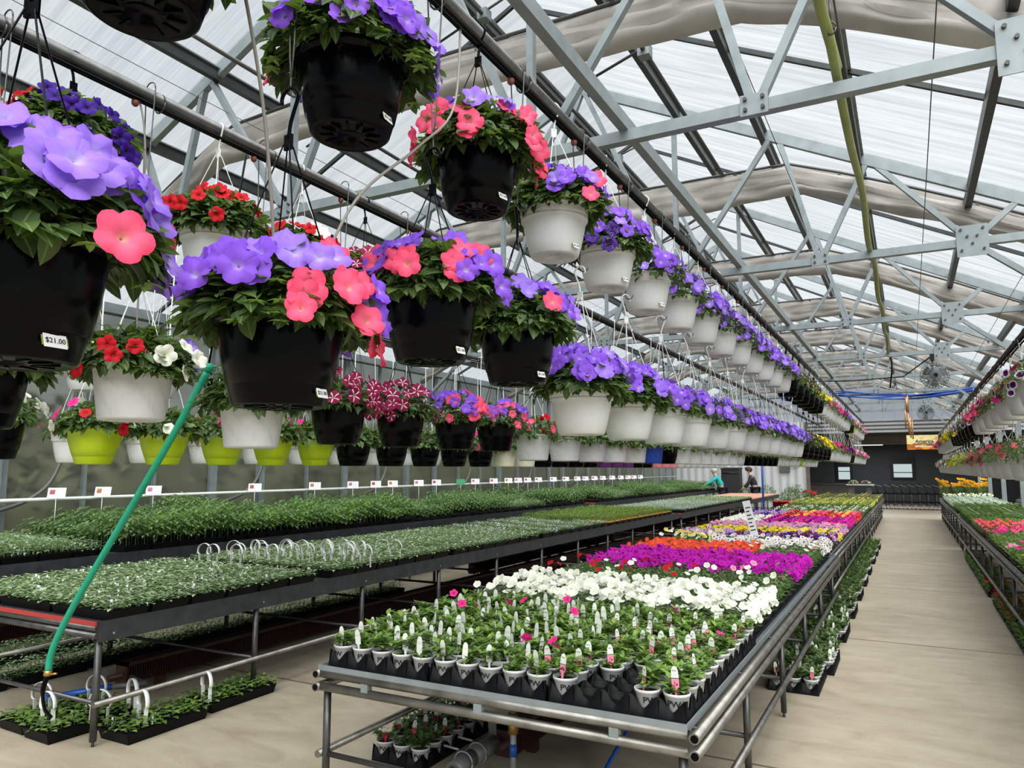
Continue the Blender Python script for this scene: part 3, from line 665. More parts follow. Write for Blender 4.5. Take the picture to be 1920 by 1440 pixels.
# ------------------------------------------------------------------ hanging baskets
PH = 0.225
def pot_mesh(kind):
    mb = MB(); g = None; h = PH
    if kind == 'black':
        m = BLACK
        prof = [(0, .012), (.035, .012), (.037, .003), (.095, .003), (.108, 0), (.116, .006), (.128, .05), (.1295, .053), (.131, .053), (.145, .12), (.154, .195), (.154, .203), (.166, .206), (.169, .212), (.169, .222), (.165, .226), (.157, .226), (.152, .2), (.148, .19)]
    elif kind == 'white':
        m = WHITEP
        prof = [(0, .01), (.03, .01), (.032, .002), (.085, .002), (.09, .0), (.104, .0), (.112, .008), (.126, .055), (.138, .11), (.145, .15), (.147, .166), (.156, .169), (.157, .175), (.153, .178), (.1565, .182), (.159, .2), (.161, .218), (.167, .22), (.167, .227), (.158, .227), (.152, .2), (.15, .19)]
    elif kind in ('swirl', 'cream', 'blue', 'purple', 'pinkp'):
        m = {'swirl': WHITEP, 'cream': CREAMP, 'blue': BLUEP, 'purple': PURP, 'pinkp': PINKP}[kind]
        prof = [(0, .008), (.09, .004), (.118, 0), (.13, .006)] + [(.131 + .026 * i / 14, .012 + .2 * i / 14) for i in range(15)] + [(.163, .216), (.163, .226), (.155, .226), (.149, .19)]
        def g(a, z):
            if z < .02 or z > .212: return 0
            u = (a / (2 * PI) * 9 + (z - .02) / .2 * 1.5) % 1.0
            return -.0055 if u < .07 else 0
    else:
        m = LIMEP
        prof = [(0, .01), (.03, .01), (.03, .003), (.085, .003), (.092, 0), (.1, .006), (.112, .045), (.1135, .048), (.1155, .048), (.132, .1), (.15, .165), (.157, .2), (.17, .205), (.174, .211), (.171, .217), (.16, .215), (.152, .19)]
    mb.lathe(prof, m, 128 if g else 56, g)
    if kind in ('black', 'white'):
        for k in range(12):
            a = 2 * PI * k / 12; mb.bar((.045 * math.cos(a), .045 * math.sin(a), .0015), (.086 * math.cos(a), .086 * math.sin(a), .0015), .006, .004, m)
    me = mb.build('pot', link=False); return me
POTS = {k: pot_mesh(k) for k in ('black', 'white', 'swirl', 'cream', 'blue', 'purple', 'pinkp', 'lime')}
mb = MB(); mb.lathe([(0, 0), (.1, .004), (.152, -.004)], SOIL, 24); SOILD = mb.build('soil', link=False)

def dome_pt(az, t, Rr, H):
    th = t * 1.85
    return Vector((math.cos(az) * Rr * math.sin(th), math.sin(az) * Rr * math.sin(th), H * math.cos(th) if th < PI / 2 else 0.13 * math.cos(th) * 1.2))
def foliage_mesh(seed, Rr, H, n, nseg, mat, L, W, mat2=None, stems=0):
    rg = random.Random(seed); mb = MB(); off = rg.uniform(0, 50)
    for i in range(n):
        az = rg.uniform(0, 2 * PI); t = math.sqrt(rg.uniform(0.0, 1.0)) * (.9 + .1 * noise.noise(Vector((math.cos(az) * 2.5 + off, math.sin(az) * 2.5, 0))))
        lump = 1 + .2 * noise.noise(Vector((math.cos(az) * 1.6 + off, math.sin(az) * 1.6, t * 2)))
        dpt = rg.uniform(.5, 1.0) ** .6
        p = dome_pt(az, t, Rr * lump, H * lump) * dpt; p.z += PH - .005
        out = Vector((math.cos(az) * (0.35 + t), math.sin(az) * (0.35 + t), 0.75 - (1.15 if t < .6 else 1.6) * t))
        d = out + Vector((rg.uniform(-1.1, 1.1), rg.uniform(-1.1, 1.1), rg.uniform(-.5, .8)))
        l = L * rg.uniform(.5, 1.3)
        up = Vector((p.x * 1.5, p.y * 1.5, .35)) + Vector((rg.uniform(-.2, .2), rg.uniform(-.2, .2), .1))
        mb.leaf(p, d, up, l, W * l / L * rg.uniform(.8, 1.1), mat2 if mat2 and rg.random() < .3 else mat, nseg, rg.uniform(.1, .45))
    for i in range(stems):
        az = rg.uniform(0, 2 * PI); t = rg.uniform(.1, 1.05)
        e = dome_pt(az, t, Rr * 1.06, H * 1.08); e.z += PH; a = Vector((math.cos(az) * .04, math.sin(az) * .04, PH - .01)); c_ = (a + e) * .5; c_.z += .05
        mb.tube(smooth_path([a, c_, e], 3), [.0025] * 6 + [.0018], STEM, 4, False)
        for k in range(5):
            b = 2 * PI * k / 5; mb.leaf(e, (math.cos(b), math.sin(b), .6 if t < .7 else 0), (0, 0, 1), L * .55, W * .4, LEAF_B if mat is LEAF else mat, nseg, .2)
    return mb.build('foliage', link=False)
FO = {
 'hi': [foliage_mesh(10 + i, .225, .17, 1250, 5, LEAF, .054, .036, LEAF_DK, 26) for i in range(5)],
 'mid': [foliage_mesh(20 + i, .225, .16, 620, 2, LEAF, .05, .032, LEAF_M, 12) for i in range(4)],
 'lo': [foliage_mesh(30 + i, .225, .15, 300, 2, LEAF, .055, .036, LEAF_M, 0) for i in range(3)],
 'fine': [foliage_mesh(40 + i, .26, .19, 900, 2, LEAF_M, .045, .014, LEAF, 0) for i in range(3)],
 'yellow': [foliage_mesh(50, .24, .17, 520, 2, LEAF_Y, .04, .02, LEAF_M, 0)],
 'green': [foliage_mesh(60 + i, .225, .14, 560, 3, LEAF, .06, .042, LEAF_M, 6) for i in range(3)],
}
def bloom_mesh(cname, v, hi=True):
    mb = MB()
    if hi: mb.bloom((0, 0, 0), (0, 0, 1), 1.0, PET[cname], 30, 6, flat=.1 * v, seed=v * 3 + 1, tube=STEM, ruff=.06 + .03 * v)
    else: mb.bloom((0, 0, 0), (0, 0, 1), 1.0, PET[cname], 15, 3, flat=.2, seed=v, ruff=.09)
    return mb.build('bloom', link=False)
_bm = {}
def bloomer(c, v, hi):
    k = (c, v, hi)
    if k not in _bm: _bm[k] = bloom_mesh(c, v, hi)
    return _bm[k]
NICE = {'purple': 'violet', 'violet': 'lavender blue', 'coral': 'coral pink', 'indigo': 'dark indigo', 'red': 'deep red', 'white': 'white', 'star': 'burgundy and white striped', 'magenta': 'magenta', 'hotpink': 'hot pink', 'yellow': 'yellow', 'paleyellow': 'pale yellow', 'orange': 'orange-red', 'lilac': 'lilac', 'picotee': 'white-edged purple', 'eye': 'dark-eyed white', 'creamstar': 'black and cream striped', 'pink': 'soft pink', 'wine': 'wine red', 'speck': 'white-speckled violet', 'rudbeckia': 'golden'}
_merged = {}
def merged_blooms(mix, n, seed, Rr, H, r, tmax, seg, tmin=0.0):
    key = (tuple(mix), n, seed, Rr, H, r, tmax, seg)
    if key in _merged: return _merged[key]
    rg = random.Random(seed); mb = MB(); tot = sum(w_ for _, w_ in mix)
    for i in range(n):
        x = rg.uniform(0, tot)
        for c, w_ in mix:
            x -= w_
            if x <= 0: break
        az = rg.uniform(0, 2 * PI); t = tmin + (tmax - tmin) * math.sqrt(rg.random())
        p = dome_pt(az, t, Rr, H) * rg.uniform(.97, 1.1); nn = Vector((p.x * 1.2, p.y * 1.2, p.z * .9 + .04)) + Vector((rg.uniform(-.1, .1), rg.uniform(-.1, .1), rg.uniform(-.08, .08)))
        p.z += PH
        mb.bloom(p, nn, r * rg.uniform(.75, 1.1), PET[c], seg, 3 if seg > 10 else 2, flat=.35, roll=rg.uniform(0, 6), seed=rg.randint(0, 99))
    _merged[key] = mb.build('blossoms', link=False); return _merged[key]

def hanger_mesh(top, zs, m, hook_r=.03, open_hook=False, n=4):
    """strands from the rim up to a small yoke at zs, then a stem and hook whose crown is at top (heights above the pot base)"""
    mb = MB()
    for k in range(n):
        a = PI / 4 + 2 * PI * k / n + .2
        mb.tube([(.158 * math.cos(a), .158 * math.sin(a), PH - .01), (.09 * math.cos(a), .09 * math.sin(a), PH + (zs - PH) * .5), (.012 * math.cos(a), .012 * math.sin(a), zs)], .0022, m, 5, False)
        mb.box(.158 * math.cos(a) - .006, .158 * math.cos(a) + .006, .158 * math.sin(a) - .006, .158 * math.sin(a) + .006, PH - .02, PH + .004, m)
    mb.box(-.014, .014, -.003, .003, zs - .012, zs + .03, m)
    c = top - hook_r; pts = [(0, 0, zs + .02), (.006, 0, (zs + c) / 2), (hook_r, 0, c)]
    for k in range(1, 9): a = PI * k / 8 * (1.25 if open_hook else 1.1); pts.append((hook_r * math.cos(a), 0, c + hook_r * math.sin(a)))
    mb.tube(smooth_path(pts, 3), .0055 if m is BLACK else .0045, m, 6)
    return mb.build('hanger', link=False)
_hang = {}
def hanger(top, zs, m):
    k = (round(top, 3), round(zs, 3), m.name)
    if k not in _hang: _hang[k] = hanger_mesh(top, zs, m)
    return _hang[k]
price_bg = MB(); price_bg.box(-.021, .021, -.001, .0, -.012, .012, CARD); price_bg.box(-.024, .024, .0, .0008, -.009, .009, LEAF_Y)
price_bg = price_bg.build('price_tag', link=False)
price_txt = text_mesh('$21.00', .0135, INK, .0004)
k_txt = text_mesh('K.', .016, INK, .0004)
tagb = MB(); tagb.box(-.014, .014, -.001, .001, -.01, .01, CARD); tagb = tagb.build('hanger_label', link=False)

PIPE_Z = 3.35
def facing(x, y):
    d = Vector((-x, -y, 0)).normalized(); r = Vector((d.y * -1, d.x, 0))  # r: picture right when looking along -d
    return math.atan2(d.y, d.x)
def basket(x, y, rim, pot, mix, lod, label, group, n=34, clusters=None, fo=None, r=.042, tmax=.75, hook_m=None, top_z=PIPE_Z + .035, zs=None, tag_az=None, ft=None, rz=None, base='hanging_basket'):
    z0 = rim - PH
    rz = uni(0, 6.28) if rz is None else rz
    t = empty(base, (x, y, z0), rz, label, 'hanging basket', group)
    inst('pot', POTS[pot], t); inst('soil', SOILD, t, (0, 0, PH - .035))
    kinds = FO[ft] if ft else FO[lod]
    tag(inst('foliage', random.choice(kinds), t, None, (0, 0, uni(0, 6))), None)
    hm = hook_m or (BLACK if pot == 'black' else STRAP)
    inst('hanger', hanger(top_z - z0, zs if zs else max(PH + .2, top_z - z0 - .16), hm), t)
    if clusters:
        fa = facing(x, y) - rz
        for (c, k, a0, a1, t0, t1, *ex) in clusters:
            for i in range(k):
                az = fa + R(uni(a0, a1)); tt = uni(t0, t1)
                p = dome_pt(az, tt, .245, .185) * (ex[0] if ex else uni(1.0, 1.13)); nn = Vector((p.x * 1.3, p.y * 1.3, p.z + .03)).normalized() + Vector((uni(-.35, .35), uni(-.35, .35), uni(-.3, .35)))
                nn = nn + 0.55 * Vector((math.cos(fa), math.sin(fa), 0)) * (1 if rnd() < .6 else 0)
                p.z += PH
                q = nn.to_track_quat('Z', 'Y').to_euler(); 
                o = inst('bloom', bloomer(c, random.randint(0, 2), True), t, p, q, r * uni(.82, 1.15))
                o.rotation_euler = (nn.to_track_quat('Z', 'Y').to_matrix() @ Matrix.Rotation(uni(0, 6.28), 3, 'Z')).to_euler()
                o['label'] = NICE[c] + ' petunia bloom'
    elif mix:
        inst('blossoms', merged_blooms(mix, n, random.randint(0, 2), .245, .18, r, tmax, 15 if lod != 'lo' else 10), t, None, (0, 0, uni(0, 6)))
    if tag_az is not None:
        a = facing(x, y) + R(tag_az) - rz; rr = .124
        o = inst('price_tag', price_bg, t, (rr * math.cos(a) + .004 * math.cos(a), rr * math.sin(a) + .004 * math.sin(a), .032), (R(-16), 0, a + PI / 2)); o['label'] = 'white price label reading $21.00'
        inst('lettering', price_txt, o, (0, -.0014, 0), (R(90), 0, 0))
    return t

# side rail pipes that carry the baskets: pipe, two drip hoses, emitters
def rail(x, y0, y1, z, label, near=14):
    t = empty('basket_rail', (x, y0, z), 0, label, 'pipe')
    mb = MB(); mb.tube([(0, 0, 0), (0, y1 - y0, 0)], .028, PIPEM, 14); mb.build('pipe', t)
    for dx, dz in ((-.012, -.04), (.014, -.045)):
        mb = MB(); mb.tube([(dx, 0, dz), (dx, y1 - y0, dz)], .008, BLACK, 6); mb.build('drip_hose', t)
    mb = MB(); mb.lathe([(0, -.03), (.008, -.03), (.015, -.022), (.016, -.01), (.013, 0), (0, .002)], EMIT, 12); em = mb.build('emitter', link=False)
    mb = MB(); mb.tube([(.03 * math.cos(a), 0, .03 * math.sin(a) - .012) for a in [2 * PI * k / 12 for k in range(13)]], .0035, WIRE, 5); cl = mb.build('clamp', link=False)
    yy = .25
    while yy < min(near, y1 - y0):
        inst('emitter', em, t, (0, yy, -.05)); inst('clamp', cl, t, (0, yy + .12, 0), None, (1.25, 1, 1.4)); yy += .67
    return t
rail(-1.4, -1, 30, PIPE_Z, 'dark steel pipe carrying the violet and coral baskets over the centre bench')
rail(-2.92, -1, 30, PIPE_Z - .03, 'dark steel pipe carrying baskets above the seedling bench aisle')
rail(-4.4, -1, 30, PIPE_Z, 'dark steel pipe carrying the lime green pots', 0)
rail(-5.8, -1, 30, PIPE_Z, 'dark steel pipe carrying the white pots by the side wall', 0)
rail(.97, 4, 30, 2.86, 'dark steel pipe carrying baskets above the right bench')
# hanging wires holding the lower tier
def wire_hook(x, y, ztop, zbot, label):
    L = ztop - zbot; mb = MB()
    mb.tube([(.033 * math.cos(a), 0, .033 * math.sin(a)) for a in [PI * k / 8 for k in range(9)]], .003, WIRE, 5)
    mb.tube([(-.033, 0, 0), (-.006, 0, -L + .12), (0, 0, -L + .06)] + [(.022 - .022 * math.cos(a), 0, -L + .022 - .022 * math.sin(a)) for a in [PI * k / 6 for k in range(7)]], .003, WIRE, 5)
    mb.tube([(.033, 0, 0), (.006, 0, -L + .12), (0, 0, -L + .06)], .003, WIRE, 5)
    single('wire_hook', mb, label, 'hook', 'wire hooks on the basket pipes', (x, y, ztop))

VIO = [('purple', 5), ('violet', 4)]
XA = -1.4
# upper tier over the centre bench -----------------------------------------
basket(XA, .93, 2.85, 'black', None, 'hi', 'black pot at the very top left, seen from below, trailing coral and violet petunias', None, clusters=[('purple', 10, -60, 60, .3, .9), ('coral', 5, 40, 110, .5, .95), ('coral', 4, -160, 160, .2, .7)], r=.048)
basket(XA, 1.6, 2.85, 'black', None, 'hi', 'large black pot of violet petunias hanging under the pipe, drainage hole visible', None, clusters=[('purple', 22, -60, 120, .45, .85), ('violet', 12, 30, 120, .4, .98), ('purple', 12, 120, 260, .3, .9), ('coral', 3, -125, -85, .6, 1.0)], r=.045, tag_az=55)
basket(XA, 2.33, 2.85, 'black', None, 'hi', 'black pot crowned with coral blooms in front and violet behind, upper tier', None, clusters=[('coral', 17, -65, 90, .4, .92), ('violet', 5, -80, 60, .2, .5), ('purple', 12, -180, 180, .1, .6), ('coral', 5, -110, -60, .5, .9), ('coral', 3, 70, 110, .8, 1.05)], r=.045, tag_az=48)
ys = [3.03 + .68 * i for i in range(11)]
for i, y in enumerate(ys):
    cl = None
    if i < 2: cl = [('purple', 22, -40, 150, .15, .8), ('violet', 16, 0, 200, .1, .75), ('coral', 2 if i == 0 else 0, 30, 80, .5, .9)]
    if i == 1: cl.append(('speck', 4, -30, 60, .7, 1.0))
    basket(XA, y, 2.85, 'white', VIO, 'hi' if i < 2 else 'mid', 'white pot of violet petunias in the upper tier, %s after the black pots' % nth(i + 1), 'white pots of violet petunias, upper tier', n=64, clusters=cl, r=.042, tmax=.85, tag_az=50 if i < 3 else None)
def far_tier(x, y0, rim, seq, tier, place, top=PIPE_Z + .035, step=.67, lod='lo', zs=None):
    y = y0
    for i, (pot, mix, nm) in enumerate(seq):
        basket(x, y, rim, pot, mix, lod if y > 9 else 'mid', '%s pot of %s, %s tier %s, %s in the run' % (pot, nm, tier, place, nth(i + 1)), '%s tier of hanging pots %s' % (tier, place), n=34, r=.042, tmax=.85, top_z=top, zs=zs)
        y += step
def run(pot, mix, nm, n): return [(pot, mix, nm)] * n
PK = [('pink', 4), ('hotpink', 2), ('white', 1)]
seqA = run('black', [('creamstar', 1)], 'black and cream petunias', 4) + run('black', [('yellow', 1)], 'yellow petunias', 2) + run('white', [('yellow', 1)], 'yellow petunias', 1) + run('white', [('hotpink', 1)], 'hot pink petunias', 4) + run('white', [('magenta', 1), ('wine', 1)], 'wine red petunias', 2) + run('white', [('indigo', 1), ('purple', 1)], 'dark purple petunias', 3) + run('black', [('coral', 1), ('pink', 2)], 'coral and pink blooms', 2) + run('lime', PK, 'pink blooms', 1) + run('white', PK, 'mixed pink blooms', 7)
far_tier(XA, 3.03 + .68 * 11, 2.85, seqA, 'upper', 'over centre bench')
# lower tier -------------------------------------------------------------
LZ = 2.66
basket(XA, .71, 2.06, 'black', None, 'hi', 'nearest black pot at the left edge with huge lavender blooms and a price label', None, top_z=LZ, clusters=[('violet', 12, 5, 85, .3, .68), ('purple', 6, -30, 60, .25, .6), ('coral', 1, 30, 32, .93, .94, 1.22), ('violet', 9, -50, 50, .3, .62), ('coral', 4, 100, 150, .5, .8), ('violet', 3, 75, 100, .7, .95)], r=.047, tag_az=33)
basket(XA, 1.36, 2.03, 'black', None, 'hi', 'black pot of violet and coral petunias with a price label, centre of the lower tier', None, top_z=LZ, clusters=[('purple', 12, -85, -15, .4, .8), ('violet', 8, -60, 40, .3, .55), ('coral', 8, -5, 75, .5, .92), ('purple', 7, 65, 110, .55, .98), ('coral', 3, 0, 90, .15, .4), ('coral', 2, -170, -110, .5, .9), ('coral', 2, 85, 100, 1.0, 1.1), ('purple', 8, 120, 240, .3, .9)], r=.045, tag_az=52)
basket(XA, 2.03, 2.23, 'black', None, 'hi', 'black pot with violet and coral petunias hung slightly higher, beside the striped ones', None, top_z=LZ + .1, clusters=[('purple', 16, -100, 100, .3, .65), ('coral', 10, -70, 70, .35, .8), ('purple', 7, 20, 100, .5, .85), ('violet', 8, -180, 180, .1, .5)], r=.044, tag_az=50)
basket(XA, 2.66, 2.22, 'black', None, 'hi', 'last black pot of the near lower tier, nearly all violet with one coral bloom', None, top_z=LZ + .1, clusters=[('purple', 18, -100, 100, .25, .75), ('violet', 9, -60, 120, .2, .7), ('coral', 1, 20, 40, .6, .7), ('purple', 6, 150, 220, .3, .8)], r=.042, tag_az=48)
for i in range(12):
    y = 3.33 + .68 * i
    cl = [('purple', 26, -80, 140, .15, .75), ('violet', 18, -30, 200, .1, .75)] if i < 2 else None
    basket(XA, y, 2.04, 'white', VIO, 'hi' if i < 2 else 'mid', 'white pot of violet petunias in the lower tier, %s after the black pots' % nth(i + 1), 'white pots of violet petunias, lower tier', n=66, clusters=cl, r=.043, tmax=.82, top_z=LZ)
seqB = run('black', [('creamstar', 1)], 'black and cream petunias', 2) + run('black', [('yellow', 3), ('paleyellow', 1)], 'yellow petunias', 4) + run('white', [('hotpink', 1)], 'hot pink petunias', 4) + run('white', [('indigo', 2), ('wine', 1)], 'dark purple petunias', 4) + run('black', PK, 'pink blooms', 2) + run('white', PK, 'mixed pink blooms', 9)
far_tier(XA, 3.33 + .68 * 12, 2.04, seqB, 'lower', 'over centre bench', top=LZ)
for i in range(13):
    y = (.71, 1.36, 2.03, 2.66)[i] if i < 4 else 3.33 + .68 * (i - 4)
    wire_hook(XA, y, PIPE_Z + .0, (LZ + .1 if i in (2, 3) else LZ) - .03, 'thin looped wire hook holding up the %s basket of the lower tier' % nth(i + 1))
# second pipe --------------------------------------------------------------
XB = -2.92
for i, (y, pot, cl, lb) in enumerate([(1.1, 'black', [('red', 14, -60, 160, .1, .9)], 'hanging basket of deep red petunias at the upper left edge'),
    (1.66, 'black', [('indigo', 34, -100, 160, .2, 1.0), ('red', 4, -130, -50, .2, .9)], 'hanging basket of dark indigo petunias with a few red, beyond the near pots'),
    (2.38, 'white', [('red', 28, -150, 150, .1, .9)], 'white pot of deep red petunias under the second pipe'),
    (2.95, 'white', [('red', 12, -100, 60, .1, .9), ('white', 5, 20, 120, .1, .6), ('indigo', 4, 0, 120, .1, .5)], 'white pot of mixed red, white and indigo petunias, second pipe'),
    (3.5, 'black', [('star', 28, -150, 150, .1, .9)], 'black pot of striped petunias, nearer of two in the second pipe upper tier'),
    (4.05, 'black', [('star', 26, -150, 150, .1, .9)], 'black pot of striped petunias, farther of two in the second pipe upper tier')]):
    basket(XB, y, 2.95 if y < 2 else 2.8, pot, None, 'hi', lb, None, clusters=cl, r=.04, top_z=PIPE_Z)
D = [(.85, 'black', [('red', 6, 0, 100, .3, .9), ('indigo', 5, 0, 120, .2, .7)], 'black pot with dark red petunias at the left edge, beneath the nearest pot'),
     (1.4, 'black', [('red', 4, 20, 100, .5, .95), ('indigo', 8, -60, 110, .2, .8), ('white', 2, 60, 90, .6, .9)], 'black pot with wine red and indigo petunias low at the left edge'),
     (2.0, 'swirl', [('red', 5, -60, 30, .6, .98), ('white', 6, 10, 90, .5, .95), ('violet', 2, 60, 100, .5, .8)], 'swirl-grooved white pot with red and white petunias behind the near black pots'),
     (2.66, 'swirl', [('star', 6, 40, 100, .3, .9), ('yellow', 3, 0, 90, .2, .5)], 'swirl-grooved white pot mostly hidden behind the central black pot'),
     (3.3, 'black', [('star', 44, -130, 150, .1, .92)], 'black pot of burgundy and white striped petunias, nearest of the lower striped pair'),
     (3.9, 'black', [('star', 44, -130, 150, .1, 1.0), ('purple', 4, 70, 120, .3, .7)], 'black pot of burgundy and white striped petunias with one trailing low in front'),
     (4.57, 'black', [('purple', 28, -120, 60, .1, .75), ('coral', 16, -20, 110, .45, .95), ('hotpink', 3, 60, 120, .1, .4)], 'black pot of violet petunias with coral at its right, beside the striped pots'),
     (5.17, 'black', [('coral', 20, -120, 110, .35, .95), ('purple', 20, -20, 130, .2, .8)], 'black pot of coral petunias ringed with violet, behind the white tier')]
for y, pot, cl, lb in D:
    basket(XB, y, 2.02 if pot == 'black' else 1.98 + (.1 if y < 2.3 else 0), pot, None, 'hi' if y < 3 else 'mid', lb, None, clusters=cl, r=.042 if y < 4 else .038, top_z=2.62)
    wire_hook(XB, y, PIPE_Z, 2.58, 'thin looped wire on the second pipe above the pot at %s place' % nth(D.index((y, pot, cl, lb)) + 1))
seqD = run('swirl', [('red', 2), ('coral', 1)], 'red petunias', 2) + run('swirl', None, 'green foliage', 3) + run('blue', None, 'green foliage', 1) + run('black', [('hotpink', 1)], 'hot pink petunias', 1) + run('swirl', None, 'green foliage', 6) + run('white', [('yellow', 1)], 'yellow petunias', 1) + run('black', None, 'green foliage', 6) + run('white', [('coral', 1), ('white', 1)], 'coral and white blooms', 6) + run('lime', [('yellow', 1)], 'yellow blooms', 1) + run('white', [('white', 1), ('yellow', 1)], 'white blooms', 6)
y = 5.84
for i, (pot, mix, nm) in enumerate(seqD):
    basket(XB, y, 1.95, pot, mix, 'mid' if y < 9 else 'lo', '%s pot of %s, second pipe, %s beyond the striped pots' % ({'swirl': 'swirl-grooved white'}.get(pot, pot), nm, nth(i + 1)), 'lower tier under the second pipe', n=14, r=.038, top_z=PIPE_Z, zs=.62, ft=None if mix else ('green' if y < 9 else 'lo'))
    y += .68
# lime row and beyond ------------------------------------------------------
seqE = [('lime', [('hotpink', 3), ('white', 2), ('red', 1)], 'hot pink, white and red petunias', 20), ('lime', [('white', 1)], 'green leaves with one white bloom', 2), ('lime', [('hotpink', 3), ('pink', 1)], 'hot pink petunias', 18), ('lime', [('star', 3), ('hotpink', 1)], 'striped petunias', 12), ('lime', [('hotpink', 1)], 'green leaves with a few pink blooms', 5)]
seqE += [('black', None, 'green foliage', 0)] * 3 + [('black', [('hotpink', 1)], 'green foliage with pink blooms', 8)] * 2 + [('cream', [('coral', 1)], 'green foliage with coral blooms', 4)] * 2 + [('black', None, 'green foliage', 0)] * 4 + [('purple', None, 'green foliage', 0)] * 3 + [('black', [('hotpink', 1)], 'hot pink petunias', 14)] * 2 + [('pinkp', None, 'green foliage', 0)] * 3 + [('white', None, 'green foliage', 0)] * 8
y = 2.78
for i, (pot, mix, nm, n) in enumerate(seqE):
    basket(-4.4, y, 1.68 + PH, pot, mix, 'mid' if y < 8 else 'lo', '%s pot of %s, %s on third pipe' % ({'pinkp': 'pink'}.get(pot, pot + (' green' if pot == 'lime' else '')), nm, nth(i + 1)), 'low hanging pots along the third pipe', n=n, r=.04, top_z=PIPE_Z, zs=.7, ft='green' if y < 8 else None, hook_m=STRAP, tag_az=None, tmax=.95)
    y += .48 if i < 5 else .56
basket(-4.4, 2.2, 1.93, 'black', [('white', 1)], 'mid', 'small black pot of white petunias left of the first lime green pot', None, n=20, top_z=PIPE_Z, zs=.7, hook_m=STRAP)
for i in range(14):
    basket(-5.8, 3.5 + .62 * i, 1.7 + PH, 'white', [('white', 2), ('hotpink', 1)] if i % 3 == 0 else None, 'lo', 'plain white pot low behind the lime green ones, %s from the near end' % nth(i + 1), 'white pots beside the wall', n=10, top_z=PIPE_Z, zs=.7)
for i in range(7):
    basket(-5.8, 2.9 + .66 * i, 2.5, 'white' if i % 3 else 'black', [[('purple', 1), ('magenta', 1)], [('yellow', 1)], [('red', 1), ('coral', 1)]][i % 3], 'lo', '%s pot hung high near the side wall, %s from the near end' % ('white' if i % 3 else 'black', nth(i + 1)), 'upper pots near the side wall', n=14, top_z=PIPE_Z)
# right pipe ---------------------------------------------------------------
RXB, RPZ = .97, 2.86
seqG = run('white', [('picotee', 2), ('wine', 1)], 'white-edged purple petunias', 2) + run('white', [('coral', 3), ('hotpink', 1), ('picotee', 1)], 'coral petunias', 5) + run('black', [('picotee', 2), ('lilac', 1)], 'white-edged purple petunias', 4) + run('black', [('yellow', 1)], 'yellow petunias', 3) + run('white', [('yellow', 1)], 'yellow petunias', 3) + run('white', [('pink', 1), ('hotpink', 1)], 'pink blooms', 7)
y = 7.3
for i, (pot, mix, nm) in enumerate(seqG):
    basket(RXB, y, 2.37, pot, mix, 'mid', '%s pot of %s, upper tier, right bench, %s from near end' % (pot, nm, nth(i + 1)), 'upper tier over the right bench', n=30, r=.045, top_z=RPZ + .035, zs=.42, ft='fine' if i < 2 else None, tmax=.98); y += .86
seqH = run('white', [('picotee', 1), ('coral', 1)], 'leafy trailing greens', 3) + run('white', [('coral', 2), ('wine', 1)], 'coral petunias', 4) + run('white', [('yellow', 1), ('paleyellow', 1)], 'lime leaves', 7) + run('white', [('pink', 1), ('white', 1)], 'pale pink blooms', 10)
y = 7.0
for i, (pot, mix, nm) in enumerate(seqH):
    basket(RXB, y + .43, 1.77, pot, mix, 'mid', '%s pot of %s, lower tier, right bench, %s from near end' % (pot, nm, nth(i + 1)), 'lower tier over the right bench', n=8 if i < 3 else 20, r=.042, top_z=RPZ + .035, zs=.5, ft='fine' if i < 8 else ('yellow' if i < 14 else None), tmax=1.0); y += .86
# drip tubes looping from the pipes down to near pots
def drip(pts, label, r=.0045, m=DRIP):
    mb = MB(); mb.tube(smooth_path(pts, 8), r, m, 6); single('drip_tube', mb, label, 'tube', 'thin drip tubes')
drip([(XA, .98, 3.3), (-1.37, 1.1, 3.0), (-1.36, 1.22, 2.6), (-1.38, 1.3, 2.25), (-1.4, 1.33, 2.05)], 'grey drip tube slanting down to the central black pot')
drip([(XA, .55, 3.3), (-1.42, .6, 2.9), (-1.41, .66, 2.4), (-1.4, .7, 2.08)], 'grey drip tube dropping to the nearest black pot')
drip([(XA, 2.2, 3.3), (-1.33, 2.05, 2.9), (-1.3, 1.8, 2.65), (-1.33, 1.55, 2.4), (-1.38, 1.42, 2.08)], 'long grey drip tube arcing down past the upper coral pot')
drip([(XB, 1.95, 3.28), (-2.9, 1.98, 3.0), (-2.92, 2.0, 2.12)], 'grey drip tube dropping from the second pipe')

